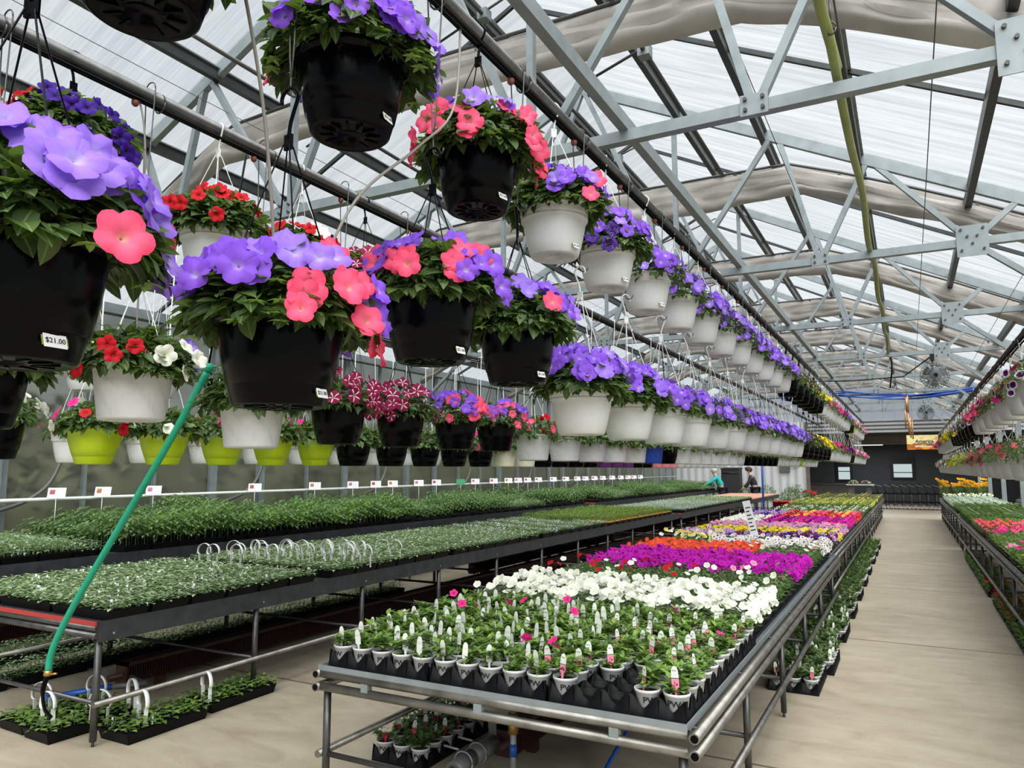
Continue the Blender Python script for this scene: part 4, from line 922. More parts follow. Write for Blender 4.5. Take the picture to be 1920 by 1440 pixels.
# ------------------------------------------------------------------ benches
def bench(name, x0, x1, y0, y1, z, style, label, leg_x=None, lower=True, legs_both=True):
    W, L = x1 - x0, y1 - y0
    t = empty(name, (x0, y0, 0), 0, label, 'bench')
    mb = MB(); mb.box(0.02, W - .02, .02, L - .02, z - .03, z - .012, DECK)
    n = int(L / .3)
    for i in range(n + 1): mb.box(.03, W - .03, .03 + i * (L - .08) / n, .05 + i * (L - .08) / n, z - .045, z - .03, PIPEM)
    mb.build('deck', t)
    r = .021
    if style == 'pipe':
        for zz, dx in ((z - .022, 0), (z - .085, .0)):
            mb = MB(); mb.tube([(0, 0, zz), (W, 0, zz)], r, PIPEN, 14, hollow=False); mb.build('end_rail', t)
            mb = MB(); mb.tube([(0, L, zz), (W, L, zz)], r, PIPEN, 10); mb.build('end_rail', t)
        for xx in (0, W):
            for zz in (z - .022, z - .085):
                s = .03 if xx else -.0
                mb = MB(); mb.tube([(xx + s, -.03, zz), (xx + s, L, zz)], r, PIPEN, 14); mb.tube([(xx + s, -.032, zz), (xx + s, -.02, zz)], r * .72, BLACK, 14); mb.build('side_rail', t)
        mb = MB(); mb.poly_extrude([(0, z - .012), (.0, z + .02), (.006, z + .02), (.006, z - .006), (.05, z - .006), (.05, z - .012)], 1, 0, L, GALV)
        mb.poly_extrude([(W, z - .012), (W, z + .02), (W - .006, z + .02), (W - .006, z - .006), (W - .05, z - .006), (W - .05, z - .012)], 1, 0, L, GALV)
        mb.box(0, W, -.012, -.004, z - .012, z + .02, GALV); mb.box(0, W, L, L + .008, z - .012, z + .02, GALV)
        mb.build('edge_trim', t)
        for k in range(3):
            mb = MB(); xk = W * (.16 + .34 * k); mb.box(xk - .02, xk + .02, -.018, .018, z - .075, z - .035, GALV); mb.build('weld_clip', t)
    else:
        for xx in (0, W):
            mb = MB(); mb.poly_extrude([(xx - .004, z - .13), (xx - .004, z - .005), (xx + .004, z - .005), (xx + .004, z - .13)], 1, 0, L, CHAN)
            yy = .1
            while yy < L: mb.ell((xx - .006 if xx == 0 else xx + .006, yy, z - .09), (.006, .008, .008), GALV, 6, 4); yy += 1.2
            mb.build('side_channel', t)
        for zz in (z - .045, z - .09):
            mb = MB(); mb.tube([(0, 0, zz), (W, 0, zz)], r, PIPEM, 12); mb.build('end_rail', t)
        mb = MB(); mb.box(0, W, -.02, -.008, z - .03, z - .004, REDBOARD); mb.build('red_edge_board', t)
    legme = MB(); legme.tube([(0, 0, .03), (0, 0, z - .09)], .019 if style == 'pipe' else .021, PIPEM, 12); legme.tube([(0, 0, 0), (0, 0, .035)], .009, PIPEM, 8); legme = legme.build('leg', link=False)
    brme = MB(); brme.tube([(0, 0, .25), (W, 0, .25)], .014, PIPEM, 8); brme = brme.build('cross_brace', link=False)
    yy = .03
    step = 1.23
    while yy < L:
        for xx in ((.03, W - .03) if W < 2.3 else (.03, W / 2, W - .03)): inst('leg', legme, t, (xx, yy, 0))
        inst('cross_brace', brme, t, (0, yy, 0)); yy += step
    if lower:
        for xx in (0.0, W):
            mb = MB(); mb.tube([(xx, 0, .25), (xx, L, .25)], .018, PIPEN, 12); mb.build('lower_rail', t)
    return t
CZ, LZB, TZ, RZ = .66, .74, .86, .70
bench('display_bench', -2.66, -.80, 2.92, 9.35, CZ, 'pipe', 'near centre bench of welded pipe holding the potted petunias')
bench('display_bench', -2.66, -.86, 9.45, 19.0, CZ, 'pipe', 'second centre bench of welded pipe, beyond the near one')
bench('display_bench', -2.66, -.86, 19.1, 28.5, CZ, 'pipe', 'farthest centre bench of welded pipe near the trolleys')
bench('seedling_bench', -6.15, -4.37, 2.86, 15.6, LZB, 'channel', 'long left bench with dark steel side holding grey-green seedlings')
bench('seedling_bench', -6.15, -4.37, 15.9, 29.4, LZB - .02, 'channel', 'farther left bench with an empty pink board top at its end')
bench('seedling_bench', -8.42, -6.72, 1.9, 16.5, TZ, 'channel', 'bench of tomato plants along the side wall', lower=False)
bench('seedling_bench', -8.42, -6.72, 16.8, 29.6, TZ, 'channel', 'far bench of plants along the side wall near the two shoppers', lower=False)
bench('display_bench', .84, 2.0, 4.2, 18.0, RZ, 'pipe', 'near right bench of welded pipe across the walkway')
bench('display_bench', .84, 2.0, 18.3, 28.3, RZ, 'pipe', 'far right bench with silver foliage and golden flowers')
bench('display_bench', 2.9, 4.4, 12, 28, RZ, 'pipe', 'bench of orange-leaved plants beyond the right posts')
slab_b = MB(); slab_b.box(-6.13, -4.39, 24.2, 29.3, LZB - .03, LZB, PINKBOARD); single('board', slab_b, 'bare pink board lying on the far end of the left bench', 'board')

# ------------------------------------------------------------------ trays of plants
TW, TL, TH = .6, .29, .058
def tray_mesh(cells, pots=None):
    mb = MB(); hx, hy = TW / 2 - .003, TL / 2 - .003
    o = [(-hx, -hy), (hx, -hy), (hx, hy), (-hx, hy)]; i_ = .012
    def ring(s, z): return [mb.vert((x * s, y * s, z)) for x, y in o]
    m = mb.slot(TRAYM)
    A = ring(.93, 0); B = ring(1.0, TH); C = [mb.vert((x - math.copysign(i_, x), y - math.copysign(i_, y), TH)) for x, y in o]; Dd = [mb.vert((x * .9, y * .9, TH - .02)) for x, y in o]
    mb.face(A[::-1], m, False)
    for P, Q in ((A, B), (B, C), (C, Dd)):
        for k in range(4): mb.face((P[k], P[(k + 1) % 4], Q[(k + 1) % 4], Q[k]), m, False)
    mb.face(Dd, mb.slot(SOIL), False)
    nx, ny = cells
    for k in range(nx + 1): x = -hx * .93 + 2 * hx * .93 * k / nx; mb.box(x - .004, x + .004, -hy * .93, hy * .93, TH - .02, TH + .006, pots or TRAYM)
    for k in range(ny + 1): y = -hy * .9 + 2 * hy * .9 * k / ny; mb.box(-hx * .93, hx * .93, y - .004, y + .004, TH - .02, TH + .006, pots or TRAYM)
    return mb.build('tray', link=False)
TRAYS = {'seed': tray_mesh((6, 3)), 'cell': tray_mesh((10, 5)), 'pot': tray_mesh((5, 3)), 'orange': tray_mesh((8, 4), ORANGEP)}
def plants_mesh(seed, nx, ny, h, leaves, L, W, mats, nseg=2, upright=.5, spread=.04, z0=TH - .012, full=True):
    rg = random.Random(seed); mb = MB()
    for ix in range(nx):
        for iy in range(ny):
            cx = (ix + .5) / nx * TW - TW / 2; cy = (iy + .5) / ny * TL - TL / 2
            cx += rg.uniform(-.008, .008); cy += rg.uniform(-.008, .008); hh = h * rg.uniform(.8, 1.15)
            if leaves > 5: mb.tube([(cx, cy, z0), (cx + rg.uniform(-.01, .01), cy, z0 + hh * .8)], .0022, STEM, 3, False)
            for k in range(leaves):
                a = k * 2.4 + rg.uniform(-.4, .4); f = (k + .6) / leaves; s = spread * (.35 + .65 * math.sin(PI * min(1, f + .15)))
                z = z0 + hh * (.15 + .85 * f)
                l = L * rg.uniform(.7, 1.2); p = (cx + math.cos(a) * s * .3, cy + math.sin(a) * s * .3, z)
                mb.leaf(p, (math.cos(a), math.sin(a), upright * rg.uniform(.2, 1.4)), (0, 0, 1), l, W * l / L, mats[rg.randrange(len(mats))], nseg, rg.uniform(.1, .5), .2)
    return mb.build('seedlings', link=False)
def tomato_mesh(seed, mats, h=.2):
    rg = random.Random(seed); mb = MB()
    for ix in range(6):
        for iy in range(3):
            cx = (ix + .5) / 6 * TW - TW / 2; cy = (iy + .5) / 3 * TL - TL / 2; hh = h * rg.uniform(.75, 1.2)
            mb.tube([(cx, cy, TH - .02), (cx + rg.uniform(-.02, .02), cy, TH + hh * .9)], .0025, STEM, 4, False)
            for k in range(8):
                a = k * 2.4 + rg.uniform(-.5, .5); f = (k + 1) / 8; b = Vector((cx, cy, TH + hh * (.25 + .75 * f))); d = Vector((math.cos(a), math.sin(a), .35)); ln = .075 * rg.uniform(.7, 1.2)
                for j in range(5):
                    q = b + d * (ln * (j // 2 + 1) / 3) - Vector((0, 0, ln * .25 * (j // 2) ** 1.3)); sd = Vector((-d.y, d.x, 0)) * (1 if j % 2 else -1)
                    dd = (d + sd * 1.2) if j < 4 else d
                    mb.leaf(q, dd + Vector((0, 0, -.3)), (0, 0, 1), .062 * rg.uniform(.7, 1.2), .028, mats[rg.randrange(len(mats))], 2, .35)
    return mb.build('tomato_plants', link=False)
def tray_blooms(seed, mix, n, z, r, seg=12, jit=.03):
    n = int(n * 1.25) if n > 12 else n
    rg = random.Random(seed); mb = MB(); tot = sum(w_ for _, w_ in mix)
    for i in range(n):
        x = rg.uniform(0, tot)
        for c, w_ in mix:
            x -= w_
            if x <= 0: break
        p = (rg.uniform(-TW / 2 - .01, TW / 2 + .01), rg.uniform(-TL / 2, TL / 2), z + rg.uniform(-jit, jit))
        if i % 5 == 0 and n > 12:
            p = (TW / 2 + rg.uniform(-.02, .015), p[1], rg.uniform(.1, z)); mb.bloom(p, (1, rg.uniform(-1, 0), rg.uniform(.2, .9)), r * rg.uniform(.8, 1.1), PET[c], seg, 2, flat=.4, roll=rg.uniform(0, 6), seed=i); continue
        mb.bloom(p, (rg.uniform(-.8, .9), rg.uniform(-1.5, .4), 1), r * rg.uniform(.8, 1.15), PET[c], seg, 2 if seg < 14 else 3, flat=.4, roll=rg.uniform(0, 6), seed=i)
    return mb.build('blossoms', link=False)
MED = [LEAF_M, LEAF_B]
FOLS = {
 'grey': [plants_mesh(s, 10, 5, .055, 13, .042, .025, [LEAF_G, LEAF_G, LEAF_M], 3) for s in (1, 2, 3)],
 'greylo': [plants_mesh(s, 10, 5, .055, 11, .044, .026, [LEAF_G, LEAF_G, LEAF_M], 2) for s in (4, 5)],
 'fine': [plants_mesh(s, 14, 7, .045, 7, .03, .009, [LEAF_M, LEAF_B], 2, 1.2) for s in (6, 7)],
 'tall': [plants_mesh(s, 14, 7, .1, 8, .035, .01, [LEAF_B, LEAF_Y, LEAF_M], 2, 1.4) for s in (8,)],
 'silver': [plants_mesh(s, 10, 5, .05, 8, .04, .014, [LEAF_S], 2, .8) for s in (9, 10)],
 'silvertall': [plants_mesh(s, 8, 4, .12, 12, .06, .016, [LEAF_S], 2, .9) for s in (11,)],
 'green': [plants_mesh(s, 8, 4, .13, 13, .055, .026, MED, 2, .5) for s in (12, 13)],
 'pet': [plants_mesh(s, 9, 5, .11, 15, .05, .024, [LEAF_M, LEAF_M, LEAF], 2, .6) for s in (14, 15)],
 'dusty': [plants_mesh(s, 8, 4, .1, 10, .05, .026, [LEAF_D, LEAF_M], 2, .5) for s in (16,)],
 'coleus': [plants_mesh(s, 8, 4, .1, 10, .06, .036, [LEAF_O, LEAF_D], 2, .4) for s in (17,)],
 'big': [plants_mesh(s, 5, 3, .14, 12, .1, .04, [LEAF_M, LEAF], 3, .5) for s in (18,)],
 'fresh': [plants_mesh(s, 8, 4, .07, 9, .055, .03, [LEAF_B, LEAF_M], 3, .4) for s in (19, 20)],
 'tomato': [tomato_mesh(s, [LEAF_T, LEAF_T, LEAF_M]) for s in (21, 22)],
 'tomatofresh': [tomato_mesh(s, [LEAF_TB, LEAF_T]) for s in (23, 24)],
 'tomatotall': [tomato_mesh(s, [LEAF_T, LEAF_TB], .3) for s in (25,)],
 'tomatolow': [plants_mesh(s, 10, 5, .12, 9, .055, .02, [LEAF_T, LEAF_G], 2, .5) for s in (26, 27)],
}
_tb = {}
def tblooms(mix, n, z, r, seg):
    k = (tuple(mix), n, z, r, seg, random.randint(0, 1))
    if k not in _tb: _tb[k] = tray_blooms(hash(str(k)) % 999 if False else len(_tb) * 13 + 5, mix, n, z, r, seg)
    return _tb[k]
mb = MB(); mb.box(-.008, .008, -.0006, .0006, 0, .06, CARD); mb.box(-.005, .005, -.001, -.0006, .03, .045, INK); PTAG = mb.build('plant_tag', link=False)
_joined = {}
def joined(meshes):
    key = tuple(m.name for m in meshes)
    if key in _joined: return _joined[key]
    v, f, mi, uv, mats = [], [], [], [], []
    for me in meshes:
        b = len(v); v += [tuple(q.co) for q in me.vertices]
        mp_ = []
        for m in me.materials:
            if m not in mats: mats.append(m)
            mp_.append(mats.index(m))
        for p_ in me.polygons: f.append(tuple(b + i for i in p_.vertices)); mi.append(mp_[p_.material_index])
        d = me.uv_layers[0].data
        fl = [0.0] * (2 * len(d)); d.foreach_get('uv', fl); uv += fl
    me = bpy.data.meshes.new('flat'); me.from_pydata(v, [], f)
    for m in mats: me.materials.append(m)
    me.polygons.foreach_set('material_index', mi); me.polygons.foreach_set('use_smooth', [True] * len(f))
    me.uv_layers.new(name='UVMap').data.foreach_set('uv', uv); me.update(); _joined[key] = me; return me
def tray(x, y, z, kind, fol, mix, n, zb, r, label, group, far=False, tags=0, name='plant_tray', cat='plant tray', flip=False, scale=1.0):
    tm_ = TRAYS[kind]; fm = random.choice(FOLS[fol]); bl = tblooms(mix, n, zb, r, 10 if y > 9 else 12) if mix else None
    rot = (0, 0, PI if rnd() < .5 and not mix else 0)
    if flip: rot = (0, 0, PI / 2)
    if far:
        o = inst(name, joined([tm_, fm] + ([bl] if bl else [])), None, (x, y, z), rot)
        if 'tomato' in fol: o.scale = (1, 1, uni(.8, 1.45))
        return tag(o, label, cat, group)
    t = empty(name, (x, y, z), rot[2], label, cat, group)
    inst('tray', tm_, t); inst('seedlings' if not mix else 'foliage', fm, t, None, None, (1, 1, uni(.8, 1.45)) if 'tomato' in fol else None)
    if bl: inst('blossoms', bl, t)
    for k in range(tags): inst('plant_tag', PTAG, t, (uni(-.27, .27), uni(-.12, .12), TH), (uni(-.2, .2), uni(-.15, .15), uni(-.5, .5) - rot[2]))
    return t
COLN = {3: ('aisle', 'middle', 'inner'), 2: ('aisle', 'inner')}
def fill(x0, ncol, bands, z, where, group, right_is_aisle=True, fartree=13.0, pitch=.302, name='flower_tray', cat='flower tray'):
    """bands: (y0, y1, fn(col, row)) -> (kind, fol, mix, n, zb, r, name, tags)"""
    row = 0
    for (y0, y1, fn) in bands:
        y = y0 + TL / 2
        while y + TL / 2 <= y1 + .02:
            row += 1
            for c_ in range(ncol):
                sp = fn(c_, row)
                if sp is None: continue
                kind, fol, mix, n, zb, r, nm, tg = sp
                col = COLN[ncol][ncol - 1 - c_ if right_is_aisle else c_]
                tray(x0 + TW / 2 + c_ * (TW + .003), y, z, kind, fol, mix, n, zb, r, '%s, %s, %s side, %s row' % (nm, where, col, nth(row)), group, y > fartree, tg if y < 10 else 0, name, cat)
            y += pitch
# left seedling bench
def g_grey(c, r): return ('seed' if r % 3 else 'pot', 'grey', None, 0, 0, 0, 'grey-green seedlings with tags', 5 if r < 9 else 3)
def g_hoop(c, r): return ('seed', 'grey', None, 0, 0, 0, 'grey-green seedlings by hoops', 1)
def g_lo(c, r): return ('cell', 'greylo', None, 0, 0, 0, 'grey-green seedlings past hoops', 1)
def g_fine(c, r): return ('cell', 'silver' if (r + c) % 2 else 'fine', None, 0, 0, 0, 'fine seedlings', 2)
def g_orange(c, r): return ('orange', 'tall', None, 0, 0, 0, 'seedlings in orange packs', 0) if c == 2 else ('cell', 'tall' if c == 1 or r % 2 else 'fine', None, 0, 0, 0, 'feathery seedlings', 0)
fill(-6.15, 3, [(2.9, 4.9, g_grey), (4.9, 6.8, g_hoop), (6.8, 8.9, g_lo), (9.0, 11.5, g_fine), (11.5, 15.3, g_orange)], LZB - .01, 'left bench', 'trays on the left seedling bench', fartree=10, name='seedling_tray', cat='seedling tray')
def g_sil(c, r): return ('cell', 'silver', None, 0, 0, 0, 'silvery seedlings', 0)
def g_min(c, r): return ('cell', 'greylo', None, 0, 0, 0, 'blue-green seedlings', 0)
fill(-6.15, 3, [(16.0, 20.5, g_sil), (20.6, 24.0, g_min)], LZB - .03, 'far left bench', 'trays on the far left bench', fartree=10, name='seedling_tray', cat='seedling tray')
# tomato bench
def t1(c, r): return ('seed', 'tomatolow', None, 0, 0, 0, 'young pepper plants', 3)
def t2(c, r): return ('seed', 'tomatofresh' if c == 2 and r > 9 else ('tomatotall' if c < 1 and r % 9 in (5, 6) else 'tomato'), None, 0, 0, 0, 'leafy tomato plants', 2)
def t3(c, r): return ('seed', 'tomato' if (r // 5 + c) % 3 else 'tomatolow', None, 0, 0, 0, 'green tomato plants', 0)
fill(-8.5, 3, [(2.0, 4.6, t1), (4.6, 9.4, t2), (9.5, 16.4, t3)], TZ - .01, 'wall bench', 'trays of tomatoes by the side wall', fartree=9, name='vegetable_tray', cat='vegetable tray')
fill(-8.5, 3, [(16.9, 29.4, t3)], TZ - .01, 'far wall bench', 'trays on the far wall bench', fartree=9, name='vegetable_tray', cat='vegetable tray')
# centre bench bands
def P(kind, fol, mix, n, zb, r, nm, tg=0): return (kind, fol, mix, n, zb, r, nm, tg)
wht = lambda c, r: P('pot', 'pet', [('white', 1)], 70, .205, .028, 'white petunias')
def mixg(c, r): return P('pot', 'pet', [('white', 2), ('pink', 2)] if c == 2 else [('red', 1), ('white', 3)], 5, .235, .026, 'green petunias, few blooms')
mag = lambda c, r: P('pot', 'pet', [('magenta', 1)], 90 if c < 2 else 70, .195, .026, 'magenta petunias')
def ora(c, r): return P('pot', 'pet', [('orange', 1)], 75, .19, .026, 'orange-red petunias') if c < 2 else P('pot', 'pet', [('white', 2), ('orange', 1)], 7, .235, .026, 'green petunias, sparse blooms')
def eye(c, r): return P('pot', 'pet', [('eye', 1)], 40, .19, .03, 'dark-eyed white petunias') if c else P('pot', 'pet', [('paleyellow', 1), ('white', 1)], 22, .24, .026, 'cream and coral petunias')
def lil(c, r): return P('pot', 'pet', [('lilac', 1)], 64, .195, .03, 'veined lilac petunias') if c == 0 else P('pot', 'pet', [('indigo', 3), ('wine', 2), ('lilac', 2)], 50, .185, .028, 'dark purple and wine petunias')
yel = lambda c, r: P('pot', 'pet', [('yellow', 3), ('lilac', 1)] if c == 2 else [('yellow', 1)], 50, .19, .028, 'yellow petunias')
lip = lambda c, r: P('pot', 'pet', [('pink', 2), ('lilac', 2), ('paleyellow', 1)], 50, .185, .028, 'pale pink and lilac petunias')
def wm(c, r): return P('pot', 'pet', [('white', 1)], 60, .19, .03, 'white petunias at the back') if c == 0 else P('pot', 'pet', [('magenta', 2), ('hotpink', 3), ('indigo', 1)], 60, .19, .03, 'hot pink petunias')
def mx_(c, r): return P('pot', 'pet', [('indigo', 1), ('lilac', 2)] if c == 0 else [('red', 3), ('coral', 2), ('yellow', 1)], 60, .19, .028, 'mixed purple, red and yellow petunias')
grn = lambda c, r: P('pot', 'dusty' if r % 3 else 'green', [('white', 1)], 10, .15, .02, 'dark foliage, white flecks')
ylw = lambda c, r: P('pot', 'green' if r % 4 else 'dusty', [('paleyellow', 5), ('yellow', 1)], 20, .17, .018, 'pale yellow flowers')
brn = lambda c, r: P('pot', 'coleus' if r % 4 > 1 else 'dusty', [('paleyellow', 1)], 5, .16, .02, 'bronze-leaved plants')
fill(-2.65, 3, [(4.42, 5.35, wht), (5.35, 6.27, mixg), (6.27, 7.5, mag), (7.5, 8.42, ora), (8.42, 9.35, eye)], CZ, 'near centre bench', 'flowering trays on the near centre bench')
fill(-2.65, 3, [(9.5, 10.2, lil), (10.2, 11.0, yel), (11.0, 11.9, lip), (11.9, 13.5, wm), (13.5, 15.4, mx_), (15.5, 18.9, grn)], CZ, 'second centre bench', 'flowering trays on the second centre bench')
fill(-2.65, 3, [(19.2, 23.5, ylw), (23.5, 28.4, brn)], CZ, 'farthest centre bench', 'trays on the farthest centre bench')
# right bench
rg1 = lambda c, r: P('pot', 'green', None, 0, 0, 0, 'leafy green bedding plants', 1)
rp1 = lambda c, r: P('pot', 'green', [('pink', 2), ('hotpink', 1)], 34, .2, .022, 'pink bedding flowers')
rr1 = lambda c, r: P('pot', 'coleus', [('coral', 3), ('orange', 1)], 30, .18, .022, 'coral and bronze begonias')
rc1 = lambda c, r: P('pot', 'dusty', [('coral', 1), ('hotpink', 1)], 30, .18, .024, 'coral and hot pink impatiens')
rb1 = lambda c, r: P('pot', 'big', None, 0, 0, 0, 'broad-leaved green plants')
rs1 = lambda c, r: P('pot', 'silvertall', None, 0, 0, 0, 'silver dusty foliage plants')
rs2 = lambda c, r: P('pot', 'silvertall', [('white', 2), ('paleyellow', 1)], 20, .22, .022, 'silver foliage with pale flowers')
fill(.84, 2, [(4.3, 8.6, rg1), (8.6, 9.3, rp1), (9.3, 11.2, rg1), (11.2, 12.0, rc1), (12.0, 13.5, rr1), (13.5, 14.6, rg1), (14.7, 17.9, rb1)], RZ, 'right bench', 'trays on the right bench', False, name='bedding_plant_tray', cat='bedding plants')
fill(.84, 2, [(18.4, 20.0, rb1), (20.0, 24.8, rs1), (24.8, 26.2, rs2)], RZ, 'far right bench', 'trays on the far right bench', False, name='bedding_plant_tray', cat='bedding plants')
cl_ = lambda c, r: P('pot', 'coleus' if r % 5 else 'green', [('orange', 2), ('red', 1)], 12, .2, .025, 'orange-leaved plants')
fill(2.95, 2, [(12.2, 27.8, cl_)], RZ, 'bench past the posts', 'trays beyond the right posts', False, name='bedding_plant_tray', cat='bedding plants')
# golden coneflowers at the far end of the right bench
def cone_mesh(seed):
    rg = random.Random(seed); mb = MB()
    for k in range(70):
        a = rg.uniform(0, 6.28); z = rg.uniform(.02, .36); rr = .14 * (1 - z * .6)
        mb.leaf((math.cos(a) * rr * .5, math.sin(a) * rr * .5, z), (math.cos(a), math.sin(a), .8), (0, 0, 1), .11, .03, LEAF_M, 2, .3)
    for k in range(10):
        a = rg.uniform(0, 6.28); rr = rg.uniform(.02, .2); p = Vector((math.cos(a) * rr, math.sin(a) * rr, rg.uniform(.32, .56)))
        mb.tube([(p.x * .3, p.y * .3, .05), p], .003, STEM, 3, False); mb.bloom(p, (rg.uniform(-.5, .5), -1, .5), .04, PET['rudbeckia'], 20, 3, flat=1.0, seed=k)
    return mb.build('plant', link=False)
cmz = [cone_mesh(1), cone_mesh(2)]
mb = MB(); mb.lathe([(0, 0), (.07, 0), (.09, .13), (.085, .13), (.08, .11), (0, .11)], BLACK, 16); CPOT = mb.build('pot', link=False)
k = 0
for yy in (26.5, 26.95, 27.4, 27.85):
    for xx in (.95, 1.3, 1.65, 1.95):
        k += 1; t = empty('potted_coneflower', (xx, yy, RZ), 0, 'tall golden dark-eyed coneflower in a black pot, bench end, %s of the clump' % nth(k), 'potted plant', 'golden coneflowers')
        inst('pot', CPOT, t); inst('plant', cmz[k % 2], t, (0, 0, .1), (0, 0, uni(-.5, .5)))

# ------------------------------------------------------------------ potted petunias with tags
PP = .122
def ptray_mesh(nx, ny, empties=()):
    """scalloped carry tray: wavy walls rise between the pots and dip beside them"""
    mb = MB(); m = mb.slot(TRAYM); W, L = nx * PP, ny * PP
    def wall(a, b, n, lean=(0, 0), hi=.088, lo=.038):
        a = Vector(a); b = Vector(b); st = n * 12; bot = []; top = []; d = (b - a).normalized(); nr = Vector((d.y, -d.x, 0)) * .0015; ln = Vector((lean[0], lean[1], 0))
        fr = [[], []]
        for k in range(st + 1):
            f = k / st; c = abs(math.cos(PI * f * n)); h = lo + (hi - lo) * c ** 1.5; p = a.lerp(b, f)
            for s_, q in ((1, 0), (-1, 1)):
                fr[q].append((mb.vert(p + nr * s_), mb.vert(p + nr * s_ + ln * (1 - h / hi) * -0 + Vector((0, 0, h)) - ln * (h / hi))))
        for q in (0, 1):
            for k in range(st): A, B = fr[q][k], fr[q][k + 1]; mb.face((A[0], B[0], B[1], A[1]) if q == 0 else (A[1], B[1], B[0], A[0]), m)
        for k in range(st): mb.face((fr[0][k][1], fr[0][k + 1][1], fr[1][k + 1][1], fr[1][k][1]), m)
    e = .006
    x0, x1, y0, y1 = -W / 2 + e, W / 2 - e, -L / 2 + e, L / 2 - e
    wall((x0, y0, 0), (x1, y0, 0), nx, (0, -.012)); wall((x1, y1, 0), (x0, y1, 0), nx, (0, .012))
    wall((x1, y0, 0), (x1, y1, 0), ny, (.012, 0)); wall((x0, y1, 0), (x0, y0, 0), ny, (-.012, 0))
    for i in range(1, nx): x = -W / 2 + i * PP; wall((x, y0, 0), (x, y1, 0), ny, hi=.08)
    for i in range(1, ny): y = -L / 2 + i * PP; wall((x0, y, 0), (x1, y, 0), nx, hi=.08)
    mb.box(x0, x1, y0, y1, 0, .003, TRAYM)
    for (i, j) in empties:
        cx, cy = -W / 2 + (i + .5) * PP, -L / 2 + (j + .5) * PP
        mb.lathe([(0, .006), (.038, .008), (.05, .058), (.053, .06), (.054, .055), (.042, .004)], TRAYM, 24, None, (cx, cy, 0))
    return mb.build('tray', link=False)
mb = MB(); mb.lathe([(0, .002), (.036, .0), (.039, .003), (.05, .088), (.0535, .089), (.0545, .1), (.0525, .101), (.049, .096), (.047, .086)], WHITEP, 32); mb.lathe([(0, .089), (.047, .086)], SOIL, 16)
WPOT = mb.build('pot', link=False)
pw = text_mesh('PW', .034, INK, .0003, .0006)
for v in pw.vertices:
    a = v.co.x / .046; r_ = .0462 + (v.co.y + .062 - .045) * .13 + .0012 + v.co.z; v.co = Vector((math.sin(a) * r_, -math.cos(a) * r_, .062 + v.co.y))
def tagm(mat, name, textm=None):
    mb = MB(); m = mb.slot(mat); out = [(-.004, -.05), (.004, -.05), (.007, 0), (.0165, .006), (.017, .05), (.015, .075), (.0095, .09), (0, .096), (-.0095, .09), (-.015, .075), (-.017, .05), (-.0165, .006), (-.007, 0)]
    for z in (-.0005, .0005):
        ids = [mb.vert((x, z, y), (.5 + x / .034, max(0, y) / .096)) for x, y in out]; mb.face(ids if z < 0 else ids[::-1], m, False)
    return mb.build(name, link=False)
TG = {'pink': tagm(TAGPINK, 'plant_tag'), 'red': tagm(TAGRED, 'plant_tag'), 'white': tagm(TAGWHITE, 'plant_tag')}
tw_ = text_mesh('PW', .013, INK, .0002)
def potfol(seed, mats, n=112):
    rg = random.Random(seed); mb = MB(); st = []
    for i in range(8):
        a = rg.uniform(0, 6.28); st.append(Vector((math.cos(a) * rg.uniform(.01, .068), math.sin(a) * rg.uniform(.01, .068), rg.uniform(.025, .08))))
        mb.tube([(0, 0, .09), st[-1] * .6 + Vector((0, 0, .1)), st[-1] + Vector((0, 0, .09))], .0016, STEM, 4, False)
    for s_ in st:
        for k in range(n // 8):
            f = rg.uniform(.25, 1); a = rg.uniform(0, 6.28); p = s_ * f + Vector((0, 0, .092)); l = rg.uniform(.028, .05)
            mb.leaf(p, Vector((math.cos(a), math.sin(a), rg.uniform(-.1, .8))) + s_ * 6, (0, 0, 1), l, l * .52, mats[rg.randrange(len(mats))], 3, rg.uniform(.1, .5))
    return mb.build('foliage', link=False)
PFOL = [potfol(70 + i, [LEAF_B, LEAF_B, LEAF_M]) for i in range(5)]; PFOLD = [potfol(80 + i, [LEAF, LEAF_M]) for i in range(3)]
def ppot(x, y, z, label, group, tg, bloom=None, dark=False, rz=None):
    t = empty('potted_petunia', (x, y, z), 0, label, 'potted plant', group)
    p = inst('pot', WPOT, t, None, (0, 0, 0)); a = (uni(-.5, .7) if rz is None else rz) + .25
    o = inst('pot_lettering', pw, p, None, (0, 0, a))
    inst('foliage', random.choice(PFOLD if dark else PFOL), t, None, (0, 0, uni(0, 6)), uni(.85, 1.15))
    if tg:
        az = uni(-.7, .7) + .35; rr = uni(.02, .042)
        o = inst('plant_tag', TG[tg], t, (math.sin(az) * rr, -math.cos(az) * rr, .117), (uni(-.15, .2), uni(-.12, .12), az + uni(-.6, .6)), uni(.78, .92))
        if tg != 'white': o['label'] = 'tag with a picture of %s blooms' % tg; inst('tag_lettering', tw_, o, (0, -.0009, .074), (PI / 2, 0, 0))
    if bloom:
        for k in range(bloom[1]):
            inst('bloom', bloomer(bloom[0], k % 3, True), t, (uni(-.04, .04), uni(-.05, .02), .19 + uni(0, .03)), (uni(.2, .9), uni(-.4, .4), uni(0, 6)), .028)
    return t
EMPTY_T = {(1, 0), (2, 0), (1, 1), (2, 1), (2, 2)}
bx0, by0 = -2.645, 2.955
